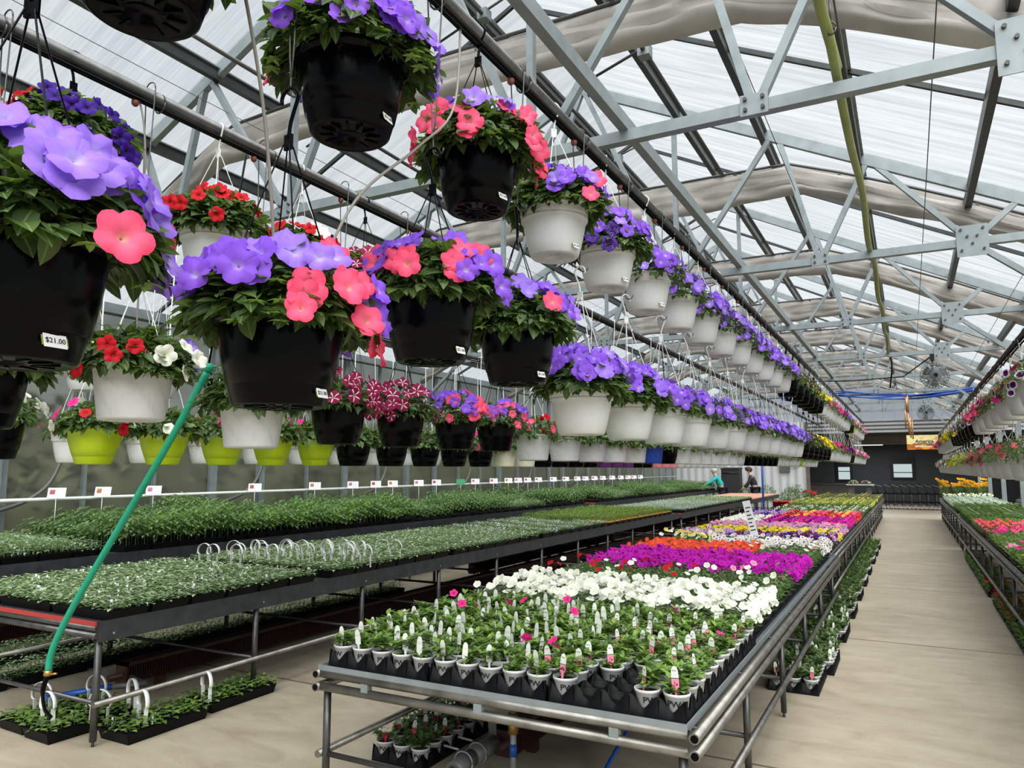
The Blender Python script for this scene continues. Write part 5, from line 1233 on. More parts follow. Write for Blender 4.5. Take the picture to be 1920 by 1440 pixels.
for tr in range(4):
    for tc_ in range(3):
        emp = EMPTY_T if (tr == 0 and tc_ == 2) else ()
        cx = bx0 + tc_ * (5 * PP + .004) + 2.5 * PP; cy = by0 + tr * (3 * PP + .002) + 1.5 * PP
        o = inst('carry_tray', ptray_mesh(5, 3, emp) if emp else None, None, (cx, cy, CZ)) if emp else None
        if o is None:
            if tr == 0 and tc_ == 0: STD = ptray_mesh(5, 3)
            o = inst('carry_tray', STD, None, (cx, cy, CZ))
        tag(o, 'scalloped black carry tray%s, near centre bench, %s row back, %s' % (' with empty cups' if emp else '', nth(tr + 1), ('far-side', 'middle', 'aisle-side')[tc_]), 'tray', None if emp else 'carry trays on the near centre bench')
        for i in range(5):
            for j in range(3):
                if (i, j) in emp: continue
                gi, gj = tc_ * 5 + i, tr * 3 + j
                x = cx - 2.5 * PP + (i + .5) * PP; y = cy - 1.5 * PP + (j + .5) * PP
                white = gi < 8 + uni(-1, 2)
                tg = ('white' if rnd() < .8 else None) if white else ('pink' if rnd() < .55 else None)
                if (tr == 0 and tc_ == 2 and j == 0): tg = 'pink'
                bl = None
                if (gi, gj) in ((8, 1), (9, 1)): bl = ('hotpink', 2)
                elif gj > 5 and rnd() < .1: bl = ('hotpink', 1)
                ppot(x, y, CZ + .006, 'white lettered pot of green petunias, %s from the left, %s row of the near bench' % (nth(gi + 1), nth(gj + 1)), 'white pots on the near centre bench', tg, bl)
# flats on the floor along the walkway
STD36 = ptray_mesh(3, 5)
FARP = []
for k in range(18):
    cy = 6.3 + k * (.64 if k < 12 else .66); cx = -.83 + (.03 if k % 2 else -.02); far = k > 5
    tag(inst('carry_tray', STD36, None, (cx, cy, .0)), 'black carry tray on the walkway floor by the bench, %s from near end' % nth(k + 1), 'tray', 'carry trays along the walkway')
    for i in range(3):
        for j in range(5):
            x = cx - 1.5 * PP + (i + .5) * PP; y = cy - 2.5 * PP + (j + .5) * PP
            lb = 'white pot of dark leaves, walkway floor, %s tray, %s of fifteen' % (nth(k + 1), nth(i * 5 + j + 1))
            if not far: ppot(x, y, .006, lb, 'floor pots along the walkway', 'pink' if j == 0 and k == 0 else ('white' if rnd() < .6 else None), None, True)
            else:
                FARP.append((x, y, (i + j) % 2))
fv, ff, fmi, fuv, fmats = [], [], [], [], []
for (x, y, q) in FARP:
    me = joined([WPOT, PFOLD[q]]) if True else None
    b = len(fv); a = uni(0, 6.28); ca, sa = math.cos(a), math.sin(a)
    fv += [(x + v.co.x * ca - v.co.y * sa, y + v.co.x * sa + v.co.y * ca, .006 + v.co.z) for v in me.vertices]
    for m in me.materials:
        if m not in fmats: fmats.append(m)
    for p_ in me.polygons: ff.append(tuple(b + k for k in p_.vertices)); fmi.append(fmats.index(me.materials[p_.material_index]))
me = bpy.data.meshes.new('potted_plants'); me.from_pydata(fv, [], ff)
for m in fmats: me.materials.append(m)
me.polygons.foreach_set('material_index', fmi); me.polygons.foreach_set('use_smooth', [True] * len(ff)); me.uv_layers.new(name='UVMap'); me.update()
tag(inst('potted_plants', me), 'small white pots of dark leaves receding along the walkway floor', 'potted plants', None, 'stuff')
# tray of dark-leaved pots under the near corner
cx, cy, rz = -2.62, 3.88, R(2)
STD6 = ptray_mesh(3, 6)
tag(inst('carry_tray', STD6, None, (cx, cy, 0)), 'black carry tray on the floor beneath the near bench corner', 'tray')
for i in range(3):
    for j in range(6):
        ppot(cx - 1.5 * PP + (i + .5) * PP, cy - 3 * PP + (j + .5) * PP, .006, 'dark-leaved potted petunia under the near bench corner, %s from the left, %s row' % (nth(i + 1), nth(j + 1)), 'pots under the near bench corner', 'red' if rnd() < .85 else None, ('wine', 1) if rnd() < .2 else None, True)
ppot(-2.2, 4.35, .006, 'lone dark-leaved potted petunia behind the brown heater under the bench', None, 'red', None, True)
# floor trays left front with hoops
hoop_m = MB()
m_ = hoop_m.slot(STRAP); prev = None
for k in range(25):
    a = PI * 1.25 * k / 24 - PI * .125; x, z = math.cos(a) * .062, .12 + math.sin(a) * .065
    if k in (0, 24): x *= .8
    xi, zi = x * .965, .12 + (z - .12) * .965
    cur = [hoop_m.vert((x, -.008, z)), hoop_m.vert((x, .008, z)), hoop_m.vert((xi, .008, zi)), hoop_m.vert((xi, -.008, zi))]
    if prev:
        for q in range(4): hoop_m.face((prev[q], prev[(q + 1) % 4], cur[(q + 1) % 4], cur[q]), m_)
    prev = cur
for s_ in (-1, 1): hoop_m.box(s_ * .047 - .001, s_ * .047 + .001, -.008, .008, 0, .1, STRAP)
hoop_m = hoop_m.build('label_hoop', link=False)
for v in hoop_m.vertices: v.co.y *= 1.3; v.co.x *= 1.0; v.co.z *= 1.0
rgx = random.Random(3)
for i in range(26):
    x = -5.75 + 1.38 * (i // 2 + rgx.uniform(-.3, .3)) / 12.5; y = 4.75 + (i % 2) * .42 + (i // 2) * .055 + rgx.uniform(-.1, .1)
    tag(inst('label_hoop', hoop_m, None, (x, y, LZB + .03), (0, rgx.uniform(-.08, .08), rgx.uniform(-.25, .6)), (1.1, 1.2, 1.1)), 'white plastic hoop label standing in the seedlings, %s from the left' % nth(i + 1), 'hoop label', 'white hoops on the left bench')
def floor_tray(x, y, kind, fol, label, rz=PI / 2, tags=2, group=None, deep=True):
    t = empty('seedling_tray', (x, y, 0), rz, label, 'plant tray', group)
    inst('tray', TRAYS[kind], t, (0, 0, .0), None, (1, 1, 1.15)); inst('seedlings', random.choice(FOLS[fol]), t)
    for k in range(tags): inst('plant_tag', PTAG, t, (uni(-.27, .27), uni(-.12, .12), TH), (0, 0, uni(-.3, .3) - rz))
floor_tray(-4.78, 3.06, 'seed', 'fresh', 'black floor tray of fresh green seedlings with hoops, left of the bench leg', R(88), 3)
floor_tray(-5.09, 3.08, 'seed', 'fresh', 'black floor tray of fresh seedlings farthest left in the front group', R(88), 2)
floor_tray(-4.36, 3.28, 'seed', 'fresh', 'black floor tray of fresh green seedlings right of the bench leg', R(90), 3)
floor_tray(-4.4, 3.92, 'seed', 'fresh', 'black floor tray of fresh seedlings farthest back, with a bare end', R(90), 1)
for i, (x, y) in enumerate(((-5.08, 2.98), (-4.83, 2.87), (-4.95, 3.25), (-4.63, 3.3), (-4.6, 3.05), (-4.36, 3.18), (-4.35, 3.66))):
    tag(inst('label_hoop', hoop_m, None, (x, y, .04), (0, uni(-.1, .1), uni(-.3, .6)), 1.22), 'white hoop label in the floor trays, %s from the left' % nth(i + 1), 'hoop label', 'white hoops in the floor trays')
for i in range(9):
    floor_tray(-6.2 + (.0 if i % 2 else .0), 3.0 + i * .62, 'seed', 'tomatolow', 'black tray of small plants, floor under the left bench, %s from near end' % nth(i + 1), R(90), 1, 'floor trays under the left bench')
for i in range(4):
    floor_tray(-6.9, 2.6 + i * .62, 'pot', 'tomatolow', 'black tray of plants on the floor beside the wall bench, %s from the near end' % nth(i + 1), R(90), 0, 'floor trays by the wall bench')
for i in range(16):
    y = 5.4 + i * .66 + (.5 if i > 8 else 0); mixr = [('red', 1)] if 6 <= i <= 9 else ([('wine', 1), ('hotpink', 1)] if i == 1 else None)
    t = empty('floor_plant_tray', (.95, y, 0), R(90), 'tray of %s on the floor edging the right bench, %s from near end' % ('red flowers' if 6 <= i <= 9 else 'green plants', nth(i + 1)), 'plant tray', 'floor trays under the right bench')
    inst('tray', TRAYS['pot'], t); inst('foliage', random.choice(FOLS['green']), t)
    if mixr: inst('blossoms', tblooms(mixr, 16, .18, .025, 12), t)
# heater pipes, valves, hoses
def heater(x, y0, y1, label):
    t = empty('finned_heater', (x, y0, 0), 0, label, 'heater'); L = y1 - y0
    mb = MB(); mb.box(-.06, .06, 0, L, .21, .235, FINS); mb.box(-.06, .06, 0, .02, .07, .235, FINS); mb.build('cover', t)
    mb = MB(); m = mb.slot(FINS); k = 0; n = int(min(L, 6) / .02)
    for k in range(n): mb.box(-.055, .055, .03 + k * .02, .034 + k * .02, .08, .205, FINS)
    if L > 6: mb.box(-.055, .055, 6, L, .08, .205, FINS)
    mb.build('fins', t)
    mb = MB(); mb.tube([(0, -.1, .14), (0, L, .14)], .025, FINS, 10); mb.build('pipe', t)
    for q in range(max(2, int(L / 2.5))): mb = MB(); mb.box(-.03, .03, .3 + q * 2.4, .36 + q * 2.4, 0, .08, FINS); mb.build('foot', t)
heater(-5.2, 3.6, 28, 'brown finned heating pipe running under the left seedling bench')
heater(-5.95 + .0, 9.8, 28, 'second brown finned heating pipe deep under the left bench')
heater(-2.05, 3.75, 19, 'brown finned heating pipe under the near centre bench')
heater(-7.5, 3.6, 28, 'brown finned heating pipe below the tomato bench')
# coupling, valve, hoses by the near bench
t = empty('hose_coupling', (-2.12, 3.2, 0), 0, 'grey threaded hose coupling with clamps joining a red hose under the bench', 'coupling')
mb = MB(); mb.tube([(.02, .5, .15), (0, .3, .14)], .05, PVCG, 16); mb.tube([(0, .3, .14), (-.01, .14, .12)], [.045, .048], PVCG, 16); mb.tube([(-.01, .14, .12), (-.02, .08, .11)], [.03, .026], PVCG, 12); mb.build('coupling_body', t)
for yy in (.36, .22): mb = MB(); mb.tube([(.055 * math.cos(a), yy, .14 + .055 * math.sin(a)) for a in [2 * PI * k / 16 for k in range(17)]], .005, GALV, 5); mb.tube([(-.03, yy, .2), (-.12, yy, .205)], .006, GALV, 6); mb.build('clamp', t)
mb = MB(); mb.tube(smooth_path([(0, 0, 0), (-.05, -.15, -.02), (-.2, -.4, -.07), (-.5, -.7, -.082)], 6), .022, REDHOSE, 10); single('hose', mb, 'dull red hose on the floor at the bottom edge below the bench', 'hose', None, (-2.14, 3.28, .105))
t = empty('ball_valve', (-1.87, 3.5, 0), 0, 'upright water pipe with ball valve, blue band and orange lever under the bench', 'valve')
mb = MB(); mb.tube([(0, 0, 0), (0, 0, .42)], .016, GALV, 12); mb.tube([(0, 0, .3), (0, 0, .4)], .026, BRASS, 12); mb.tube([(0, 0, .02), (0, 0, .12)], .024, BRASS, 12); mb.build('pipe', t)
mb = MB(); mb.tube([(0, 0, .19), (0, 0, .25)], .0195, BLUEHOSE, 12); mb.build('blue_band', t)
mb = MB(); mb.poly_extrude([(-.16, -.014), (-.02, -.008), (.0, -.008), (0, .008), (-.02, .008), (-.16, .014)], 2, .1, .106, COPPER); mb.build('lever', t)
mb = MB(); mb.tube(smooth_path([(-1.45, 4.4, .3), (-1.5, 4.0, .12), (-1.52, 3.6, .012), (-1.62, 3.0, .012)], 6), .011, BLUEHOSE, 8); single('hose', mb, 'bright blue tube running down to the floor beneath the bench', 'hose')
# green watering hose hanging at the left bench corner
t = empty('watering_hose', (0, 0, 0), 0, 'bright green hose slanting from the baskets down past the left bench corner', 'hose')
mb = MB(); mb.tube(smooth_path([(-3.22, 2.62, 2.16), (-3.45, 2.62, 1.85), (-3.74, 2.62, 1.49), (-4.02, 2.62, 1.15), (-4.2, 2.62, .93), (-4.34, 2.62, .74), (-4.42, 2.62, .6), (-4.44, 2.62, .5)], 6), .0185, GREENHOSE, 12); mb.build('hose', t)
mb = MB(); mb.tube([(-4.44, 2.62, .5), (-4.442, 2.62, .47)], .022, BRASS, 12); mb.tube([(-4.442, 2.62, .475), (-4.36, 2.62, .49)], .006, BRASS, 6); mb.build('brass_valve', t)
mb = MB(); mb.tube(smooth_path([(-4.442, 2.62, .47), (-4.48, 2.62, .38), (-4.55, 2.68, .25), (-4.6, 2.75, .18)], 4), [.014] * 5 + [.01] * 8, BLACK, 8); mb.build('lower_pipe', t)
mb = MB(); mb.ell((-3.21, 2.62, 2.18), (.03, .03, .025), GREENHOSE, 10, 6); mb.tube([(-3.21, 2.62, 2.2), (-3.0, 2.62, 3.3)], .006, BLACK, 6); mb.build('shutoff', t)
mb = MB(); mb.tube([(-5.25, 3.15, .1), (-5.0, 3.4, .14)], .022, BLUEHOSE, 10); mb.ell((-5.28, 3.12, .07), (.035, .035, .05), BLUEHOSE, 10, 6); mb.tube([(-5.0, 3.4, .14), (-4.85, 3.55, .14), (-5.1, 3.62, .14)], .02, PVCG, 8); single('pipe_valve', mb, 'blue-handled valve on grey pipe behind the leftmost floor tray', 'valve')
# price cards
cb = MB(); cb.tube([(0, 0, -.46), (0, 0, 0)], .004, ALU, 6); stake = cb.build('stake', link=False)
def card_mesh(mat):
    mb = MB(); m = mb.slot(mat); w_, h_ = .09, .06
    for yy, fl in ((-.002, 0), (.002, 1)):
        ids = [mb.vert((sx_ * w_, yy, sz * h_ + .05), ((sx_ + 1) / 2, (sz + 1) / 2)) for sx_, sz in ((-1, -1), (1, -1), (1, 1), (-1, 1))]; mb.face(ids if not fl else ids[::-1], m, False)
    mb.box(-w_, w_, -.0018, .0018, -h_ + .05, h_ + .05, CARD)
    return mb.build('card', link=False)
CM = [card_mesh(m) for m in CARDS] + [card_mesh(CARDGREEN)]
cys = [4.85, 5.38, 6.04, 7.66, 8.88, 9.79, 10.4, 10.89, 11.7, 12.3, 13.2, 13.8, 14.6, 15.3, 15.8, 16.3, 16.9, 17.8, 18.6, 19.4, 20, 20.7, 21.4, 22.2, 23, 23.7, 24.3, 25]
for i, y in enumerate(cys):
    t = empty('plant_sign', (-8.3, y, 1.34), R(38) + uni(-.12, .12), '%s plant sign on a stake above the tomatoes, %s from the near end' % ('green' if i == 10 else 'white printed', nth(i + 1)), 'sign', None if i == 10 else 'plant signs by the side wall')
    inst('card', CM[3 if i == 10 else i % 3], t, None, (R(-15), 0, 0)); inst('stake', stake, t)
t = empty('plant_sign', (-1.68, 9.3, CZ + .2), R(12), 'tall narrow white sign leaning among the orange petunias', 'sign')
mb = MB(); mb.box(-.045, .045, -.003, .003, .0, .42, CARD); mb.build('card', t)
mb = MB()
for k in range(7): mb.box(-.03, .03 - .01 * (k % 3), -.0045, -.003, .06 + k * .045, .075 + k * .045, WIRE)
mb.build('printed_lines', t); t.rotation_euler = (0, R(-12), R(14))

# ------------------------------------------------------------------ overhead gear
t = empty('overhead_hose', (0, 0, 0), 0, 'olive green hose slung lengthwise below the ridge trusses', 'hose')
mb = MB(); mb.tube(smooth_path([(-.27, 2.2, 4.02), (-.27, 3.6, 3.96), (-.255, 3.95, 3.93), (-.25, 4.6, 4.05)], 6), .028, OLIVEHOSE, 12); mb.build('hose', t)
pts = [(-.25, 3.98, 3.93)]
for a in range(1, 6):
    y = 3.98 + a * 2.5; pts += [(-.23, y - 1.25, 3.84 - .02), (-.215, y, 3.9)]
mb = MB(); mb.tube(smooth_path(pts, 6), .026, OLIVEHOSE, 12); mb.build('hose', t)
mb = MB(); mb.tube([(-.26, 3.9, 3.94), (-.25, 4.05, 3.93)], .026, BLACK, 12); mb.build('joint', t)
mb = MB(); mb.tube(smooth_path([(-.215, 16.4, 3.9), (-.2, 16.7, 3.7), (-.24, 16.8, 3.4), (-.26, 16.8, 3.3)], 5), .014, BLACK, 8); mb.build('tail', t)
mb = MB(); mb.tube([(-.22, 1.5, 4.12), (-.2, 28, 4.1)], .006, WIRE, 5); single('support_cable', mb, 'thin cable carrying the olive hose below the trusses', 'cable')
for i, y in enumerate((3.95, 6.5, 9.0, 11.5, 14.0, 16.4)):
    mb = MB(); mb.tube([(-.0, 0, .2), (.0, 0, .06)], .006, WIRE, 6); mb.tube([(.024 * math.cos(a), 0, .03 + .036 * math.sin(a)) for a in [2 * PI * k / 10 for k in range(11)]], .005, WIRE, 5)
    tag(mb.build('hose_hook', None, (-.235, y, 3.9)), 'small steel hook clipping the olive hose to its cable, %s along' % nth(i + 1), 'hook', 'hose hooks')
def fan(x, y, z, label, s=1.0):
    t = empty('circulation_fan', (x, y, z), R(12), label, 'fan'); rr = .25 * s
    mb = MB()
    for k in range(28):
        a = 2 * PI * k / 28; mb.tube([(.04 * math.cos(a), -.09, .04 * math.sin(a)), (rr * .8 * math.cos(a), -.075, rr * .8 * math.sin(a)), (rr * math.cos(a), 0, rr * math.sin(a)), (rr * .8 * math.cos(a), .06, rr * .8 * math.sin(a)), (.05 * math.cos(a), .07, .05 * math.sin(a))], .0042, GALV, 4, False)
    for q in (.35, .6, .85, 1.0): mb.tube([(rr * q * math.cos(a), -.08 + .08 * max(0, q - .7) / .3, rr * q * math.sin(a)) for a in [2 * PI * k / 24 for k in range(25)]], .006, GALV, 4, False)
    mb.build('guard', t)
    for k in range(3):
        a = 2 * PI * k / 3 + .5; mb = MB(); m = mb.slot(PVCG); ids = []
        for (r0, da, dy) in ((.03, 0, 0), (.12, -.5, -.03), (.21, -.45, -.035), (.225, .1, 0), (.18, .45, .03), (.06, .4, .02)): ids.append(mb.vert((s * r0 * math.cos(a + da), dy, s * r0 * math.sin(a + da))))
        mb.face(ids, m); ids2 = [mb.vert((mb.v[i][0], mb.v[i][1] + .004, mb.v[i][2])) for i in ids]; mb.face(ids2[::-1], m)
        mb.build('blade', t)
    mb = MB(); mb.tube([(0, -.04, 0), (0, .16, 0)], .05, FRAMEB, 14); mb.build('motor', t)
    mb = MB(); mb.tube([(0, .1, .03), (0, .1, .34)], .014, FRAMEB, 8); mb.box(-.03, .03, .06, .14, .3, .42, FRAMEB); mb.build('bracket', t)
fan(.52, 16.0, 3.42, 'round white cage fan hanging from the truss, nearer of the two'); fan(.55, 26.5, 3.42, 'round cage fan near the far gable, farther of the two')
rgc = random.Random(9)
for i in range(6):
    pts = []; ph = rgc.uniform(0, 6)
    for k in range(14):
        f = k / 13; x = -3.1 + 4.7 * f; sag = -.12 * math.sin(PI * max(0, (f - .32)) / .68) if f > .32 else -.1 * math.sin(PI * f / .32)
        pts.append((x, 22 + .05 * math.sin(5 * f + ph), 3.72 + sag * uni(.95, 1.05) + .07 * math.sin(7 * f + ph * 2) * (1.1 - f) - .02 * i + .02))
    mb = MB(); mb.tube(smooth_path(pts, 3), .017, BLUEHOSE, 6); single('blue_tube', mb, 'bright blue tube strung across the house near the far end, %s of the bundle' % nth(i + 1), 'tube', 'bundle of blue tubes')
mb = MB(); mb.tube([(-4, 22.03, 3.66), (1.6, 22.03, 3.68)], .014, WIRE, 6); single('support_cable', mb, 'dark cable holding the bundle of blue tubes', 'cable')
mb = MB(); mb.tube([(-1.9, 18.7, 3.72), (-1.0, 18.7, 3.69), (0, 18.7, 3.73), (.55, 16.1, 3.85)], .012, BLACK, 6); single('power_cable', mb, 'black electric cable looping along the truss to the nearer fan', 'cable')
mb = MB(); mb.tube([(0, 0, 0), (0, 0, 2.1)], .026, BLUEHOSE, 10); single('blue_pole', mb, 'upright blue pole between the centre and left benches', 'pole', None, (-3.45, 20.5, 0))
# wind chimes hanging in a slanting row
for i, (x, y, z, l) in enumerate(((.02, 17.5, 3.05, .3), (.05, 20, 3.2, .4), (-.02, 24.0, 3.0, .55), (.06, 25, 2.9, .6), (.1, 26, 2.82, .62), (.16, 26.5, 2.8, .62))):
    t = empty('wind_chime', (x, y, z), 0, 'copper-coloured hanging tube of the slanting chime row, %s from the near end' % nth(i + 1), 'wind chime', 'copper chimes')
    mb = MB(); mb.tube([(0, 0, -.2), (0, 0, l - .2)], .02, COPPER, 8); mb.build('tube', t); mb = MB(); mb.tube([(0, 0, l - .2), (0, 0, 3.78 - z)], .003, WIRE, 4); mb.build('string', t)
# sign
t = empty('banner_sign', (.47, 30.4, 2.62), 0, 'yellow banner reading America hanging before the dark shop opening', 'sign')
mb = MB(); mb.box(-.5, .5, -.01, .01, -.26, .26, SIGNART); mb.build('board', t)
NAVY = plain('navy_ink', (34, 38, 74), .5)
o = inst('lettering', text_mesh('America', .17, NAVY, .002, .004), t, (.06, -.014, .03), (PI / 2, 0, 0))
mb = MB(); xx = -.3
for l in (.08, .2, .14, .13, .03): mb.box(xx, xx + l, -.014, -.01, -.075, -.045, BARK); xx += l + .02
xx = -.24
for l in (.1, .16, .03, .18): mb.box(xx, xx + l, -.014, -.01, -.17, -.14, CARD); xx += l + .02
mb.build('small_print', t)
mb = MB()
for sx_ in (-.45, .45): mb.tube([(sx_, 0, .26), (sx_, 0, .6)], .004, WIRE, 4)
mb.build('hanging_wire', t)
# trolleys
def cart(x, y, label):
    t = empty('garden_trolley', (x, y, 0), 0, label, 'trolley', 'row of black trolleys'); w_, d_ = .26, .42
    for z in (.28, .62): mb = MB(); mb.box(-w_ / 2, w_ / 2, -d_, d_, z, z + .03, CARTM); mb.box(-w_ / 2, -w_ / 2 + .015, -d_, d_, z, z + .08, CARTM); mb.box(w_ / 2 - .015, w_ / 2, -d_, d_, z, z + .08, CARTM); mb.box(-w_ / 2, w_ / 2, -d_, -d_ + .02, z, z + .08, CARTM); mb.build('shelf', t)
    for sx_ in (-1, 1):
        for sy in (-1, 1):
            mb = MB(); mb.box(sx_ * w_ / 2 - .015, sx_ * w_ / 2 + .015, sy * (d_ - .03) - .015, sy * (d_ - .03) + .015, .14, .66, PVCG if sx_ < 0 else CARTM); mb.build('upright', t)
            mb = MB(); mb.tube([(sx_ * (w_ / 2 - .05) - .018, sy * (d_ - .06), .055), (sx_ * (w_ / 2 - .05) + .018, sy * (d_ - .06), .055)], .055, WHITEP, 14); mb.box(sx_ * (w_ / 2 - .05) - .025, sx_ * (w_ / 2 - .05) + .025, sy * (d_ - .06) - .02, sy * (d_ - .06) + .02, .1, .15, GALV); mb.build('wheel', t)
    mb = MB(); mb.tube(smooth_path([(-w_ / 2, -d_ + .05, .65), (-w_ / 2 - .1, -d_ - .02, .98), (w_ / 2 - .1, -d_ - .02, .98), (w_ / 2, -d_ + .05, .65)], 5), .014, CARTM, 8); mb.bar((-w_ / 2 - .12, -d_ - .04, 1.0), (w_ / 2 - .12, -d_ - .04, .93), .03, .02, GALV); mb.build('handle', t)
for i in range(9): cart(-1.35 + i * .3, 35.3, 'black two-shelf trolley with white wheels, %s from the left in the parked row' % nth(i + 1))
# counter, shelves and other shop furniture seen through the opening
t = empty('shop_counter', (-3.0, 34.5, 0), 0, 'grey wooden service counter left of the trolleys', 'counter')
mb = MB(); mb.box(-.9, .9, -.3, .3, 0, .98, WOODP); mb.build('body', t); mb = MB(); mb.box(-.95, .95, -.34, .34, .98, 1.03, DARKW); mb.build('counter_top', t)
for k in range(3): mb = MB(); mb.box(-.8 + k * .56, -.3 + k * .56, -.315, -.3, .1, .85, PVCG); mb.build('panel', t)
t = empty('display_stand', (-1.75, 32.6, 0), 0, 'pale square table stand with flowers before the counter', 'stand')
mb = MB(); mb.box(-.5, .5, -.3, .3, 1.02, 1.06, WHITEP); mb.build('table_top', t)
for k in (-.35, .3): mb = MB(); mb.box(k - .09, k + .09, -.1, .1, 0, 1.02, PVCG); mb.build('column', t)
for i, (x, mix, nm) in enumerate(((-2.0, [('paleyellow', 1), ('white', 1)], 'cream'), (-1.55, [('white', 2), ('coral', 1)], 'white and coral'))):
    t = empty('flower_arrangement', (x, 32.6, 1.06 - .14), 0, 'small planter of %s flowers on the pale table stand' % nm, 'planter'); inst('foliage', FO['lo'][i], t, (0, 0, -.02), None, .8); inst('blossoms', merged_blooms(mix, 24, i, .245, .18, .042, .75, 10), t, (0, 0, -.02), None, .8)
for i, (x, y, c, nm) in enumerate(((-3.35, 29.9, 'red', 'red geranium in a black urn beside the shed corner'), (-3.55, 26.5, 'red', 'low red-flowered pot by the white shed wall'))):
    t = empty('potted_geranium', (x, y, 0 if i else .35), 0, nm, 'potted plant'); inst('pot', POTS['black'], t, None, None, 1.4); inst('foliage', FO['lo'][i], t, None, None, 1.3); inst('blossoms', merged_blooms([(c, 1)], 18, 1, .245, .18, .05, .6, 10), t, None, None, 1.3)
mb = MB(); mb.box(-.25, .25, -.25, .25, 0, .35, WOODP); single('plant_crate', mb, 'wooden crate under the red geranium urn', 'crate', None, (-3.35, 29.9, 0))
for i in range(7):
    t = empty('red_planter', (-4.1 + .22 * (i % 4) - 0.1, 27.4 + .5 * (i // 4), .34), 0, 'small bright red pot on the ledge beyond the blue pole, %s of the group' % nth(i + 1), 'pot', 'small red pots')
    mb = MB(); mb.lathe([(0, 0), (.07, 0), (.1, .17), (.11, .17), (.11, .2), (.1, .2), (.09, .15), (0, .15)], REDP, 20); mb.build('pot', t)
mb = MB(); mb.box(-4.32, -3.3, 27.1, 28.3, .3, .34, DECK)
for x in (-4.25, -3.4):
    for y in (27.2, 28.2): mb.tube([(x, y, 0), (x, y, .3)], .02, PIPEM, 6)
single('plant_ledge', mb, 'low dark ledge carrying the small red pots', 'shelf')
for i, (x, y) in enumerate(((-4.0, 29.6), (-3.7, 28.9), (-5.0, 30.3), (-5.8, 30.3), (-7.0, 30.3))):
    t = empty('shrub', (x, y, 0), 0, 'green shrub standing at the foot of the white end wall, %s from the right' % nth(i + 1), 'shrub', 'shrubs at the end wall'); inst('foliage', FO['fine'][i % 3], t, (0, 0, -.2), None, (1.6, 1.6, 3.0))
mb = MB(); mb.box(-.2, .2, -.1, 0, 1.55, 2.0, PVCG); single('electric_box', mb, 'grey electrical box on the white end wall', 'box', None, (-4.35, YB, 0))
mb = MB()
for a in [PI * k / 10 for k in range(11)]: mb.tube([(0, 0, 0), (.25 * math.cos(a), -.12, -.22 * math.sin(a) * .9)], .004, WIRE, 4)
for q in (.5, 1): mb.tube([(.25 * q * math.cos(a), -.12 * q, -.2 * q * math.sin(a)) for a in [PI * k / 10 for k in range(11)]], .006, WIRE, 4)
single('wire_basket', mb, 'half-round wire basket fixed on the white end wall', 'basket', None, (-4.0, YB - .02, 1.85))
mb = MB(); mb.box(-.35, .35, -.3, .3, 0, 1.25, DGREY); mb.box(-.37, .37, -.32, .32, 1.25, 1.32, DGREY); mb.tube([(-.3, -.31, 1.1), (.3, -.31, 1.1)], .02, FRAMEB, 8); single('wheeled_bin', mb, 'dark grey bin between the two shoppers', 'bin', None, (-6.3, 30.4, 0.4))
mb = MB(); mb.box(-.4, .4, -.35, .35, 0, .4, WOODP); single('plinth', mb, 'grey plinth beneath the dark bin', 'plinth', None, (-6.3, 30.4, 0))

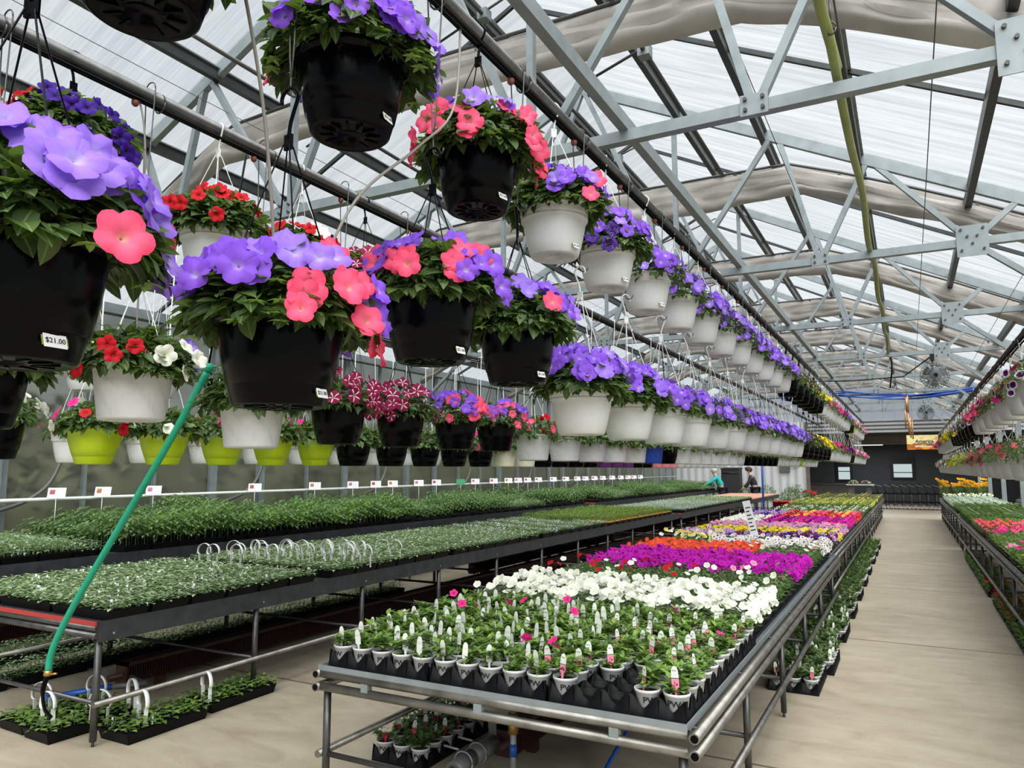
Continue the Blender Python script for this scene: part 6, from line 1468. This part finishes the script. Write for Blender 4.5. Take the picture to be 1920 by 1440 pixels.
# ------------------------------------------------------------------ the two shoppers
def person(loc, rz, pose, top_m, hair_m, cap, label, s=1.0):
    t = empty('person', loc, rz, label, 'person')
    J, E_, Rr = pose
    def skin(name, J, E_, Rr, m):
        me = bpy.data.meshes.new(name); me.from_pydata(J, E_, []); o = bpy.data.objects.new(name, me); COL.objects.link(o); o.parent = t
        sk = o.modifiers.new('skin', 'SKIN'); sk.use_smooth_shade = True
        for i, v in enumerate(me.skin_vertices[0].data): v.radius = Rr[i]; v.use_root = (i == 0)
        ss = o.modifiers.new('sub', 'SUBSURF'); ss.levels = 1; ss.render_levels = 1; me.materials.append(m); return o
    skin('body', J, E_, Rr, SKIN)
    # clothing hugs the same joints with larger radii
    tj = [0, 1, 2, 5, 6, 7, 9, 10, 11]; mp2 = {a: i for i, a in enumerate(tj)}
    skin('jacket', [J[a] for a in tj], [(mp2[a], mp2[b]) for a, b in E_ if a in mp2 and b in mp2], [(Rr[a][0] * 1.4, Rr[a][1] * 1.45) for a in tj], top_m)
    lj = [0, 13, 14, 15, 16, 17, 18]; mp3 = {a: i for i, a in enumerate(lj)}
    skin('trousers', [J[a] for a in lj], [(mp3[a], mp3[b]) for a, b in E_ if a in mp3 and b in mp3], [(Rr[a][0] * 1.32, Rr[a][1] * 1.32) for a in lj], JEANS)
    h = Vector(J[4]); mb = MB(); mb.ell(h + Vector((-.03, 0, .045)), (.112, .105, .108), hair_m, 14, 8)
    if cap: mb.tube([h + Vector((.02, 0, .09)), h + Vector((.14, 0, .075))], [.075, .06], CAPM, 10)
    mb.build('cap' if cap else 'hair', t)
    mb = MB(); mb.ell(h + Vector((.098, 0, .0)), (.02, .013, .022), SKIN, 8, 6); mb.build('nose', t)
    for sy in (-1, 1):
        mb = MB(); mb.ell(h + Vector((.078, sy * .033, .02)), (.012, .012, .01), INK, 8, 6); mb.build('eye', t); mb = MB(); mb.ell(h + Vector((0, sy * .082, .0)), (.02, .01, .03), SKIN, 8, 6); mb.build('ear', t)
    mb = MB(); mb.ell(h + Vector((.082, 0, -.045)), (.012, .028, .007), REDHOSE, 8, 6); mb.build('mouth', t)
    for wi, ei in ((7, 6), (11, 10)):
        w_ = Vector(J[wi]); d = (w_ - Vector(J[ei])).normalized(); sd = Vector((0, 1, 0))
        for k in range(4):
            b = w_ + d * .07 + sd * (-.03 + .02 * k); mb = MB(); mb.tube([b, b + d * .035 + Vector((.005, 0, -.006)), b + d * (.06 + .008 * (k % 3 == 1)) + Vector((.012, 0, -.02))], [.009, .0085, .007], SKIN, 6); mb.build('finger', t)
        b = w_ + d * .03 + sd * .035; mb = MB(); mb.tube([b, b + d * .03 + sd * .025, b + d * .055 + sd * .022], [.01, .009, .008], SKIN, 6); mb.build('thumb', t)
def pose(lean, armL, armR):
    hp = Vector((0, 0, .95)); ch = hp + Vector((math.sin(lean) * .42, 0, math.cos(lean) * .42)); nk = ch + Vector((math.sin(lean) * .12, 0, math.cos(lean) * .12)); hd = nk + Vector((.05, 0, .13))
    def arm(s, a):
        sh = ch + Vector((0, s * .17, .03)); el = sh + Vector((math.sin(a[0]) * .28, s * .03, -math.cos(a[0]) * .28)); wr = el + Vector((math.sin(a[1]) * .25, 0, -math.cos(a[1]) * .25)); hn = wr + (wr - el).normalized() * .08
        return [sh, el, wr, hn]
    J = [hp, hp.lerp(ch, .5), ch, nk, hd] + arm(1, armL) + arm(-1, armR)
    for s in (1, -1): J += [Vector((0, s * .1, .88)), Vector((.02, s * .11, .48)), Vector((-.02, s * .12, .06))]
    E_ = [(0, 1), (1, 2), (2, 3), (3, 4), (2, 5), (5, 6), (6, 7), (7, 8), (2, 9), (9, 10), (10, 11), (11, 12), (0, 13), (13, 14), (14, 15), (0, 16), (16, 17), (17, 18)]
    Rr = [(.14, .11), (.13, .1), (.15, .11), (.05, .05), (.085, .1), (.07, .06), (.045, .045), (.03, .03), (.035, .022), (.07, .06), (.045, .045), (.03, .03), (.035, .022), (.09, .09), (.065, .065), (.045, .05), (.09, .09), (.065, .065), (.045, .05)]
    return [tuple(j) for j in J], E_, Rr
person((-6.38, 29.0, 0), R(198), pose(.5, (.9, 1.1), (.75, 1.0)), TEAL, HAIRG, False, 'person in a bright teal jacket with grey hair reaching down to the plants')
person((-5.35, 30.1, 0), R(196), pose(.32, (.5, .8), (.3, .6)), DGREY, CAPM, True, 'person in a dark jacket and dark cap bending over the far bench')
# bring the far pair's stray default cursor scene props to a close
if 'wires' in scn: del scn['wires']
import re as _re
for o in bpy.data.objects:
    if 'label' in o:
        n_ = len(_re.findall(r"[A-Za-z0-9$.']+", o['label'].replace('-', ' ')))
        if n_ > 16 or (n_ < 4 and 'category' in o): print('LABEL', n_, o.name, o['label'])
print('OBJECTS', len(bpy.data.objects), 'VERTS', sum(len(m.vertices) for m in bpy.data.meshes))
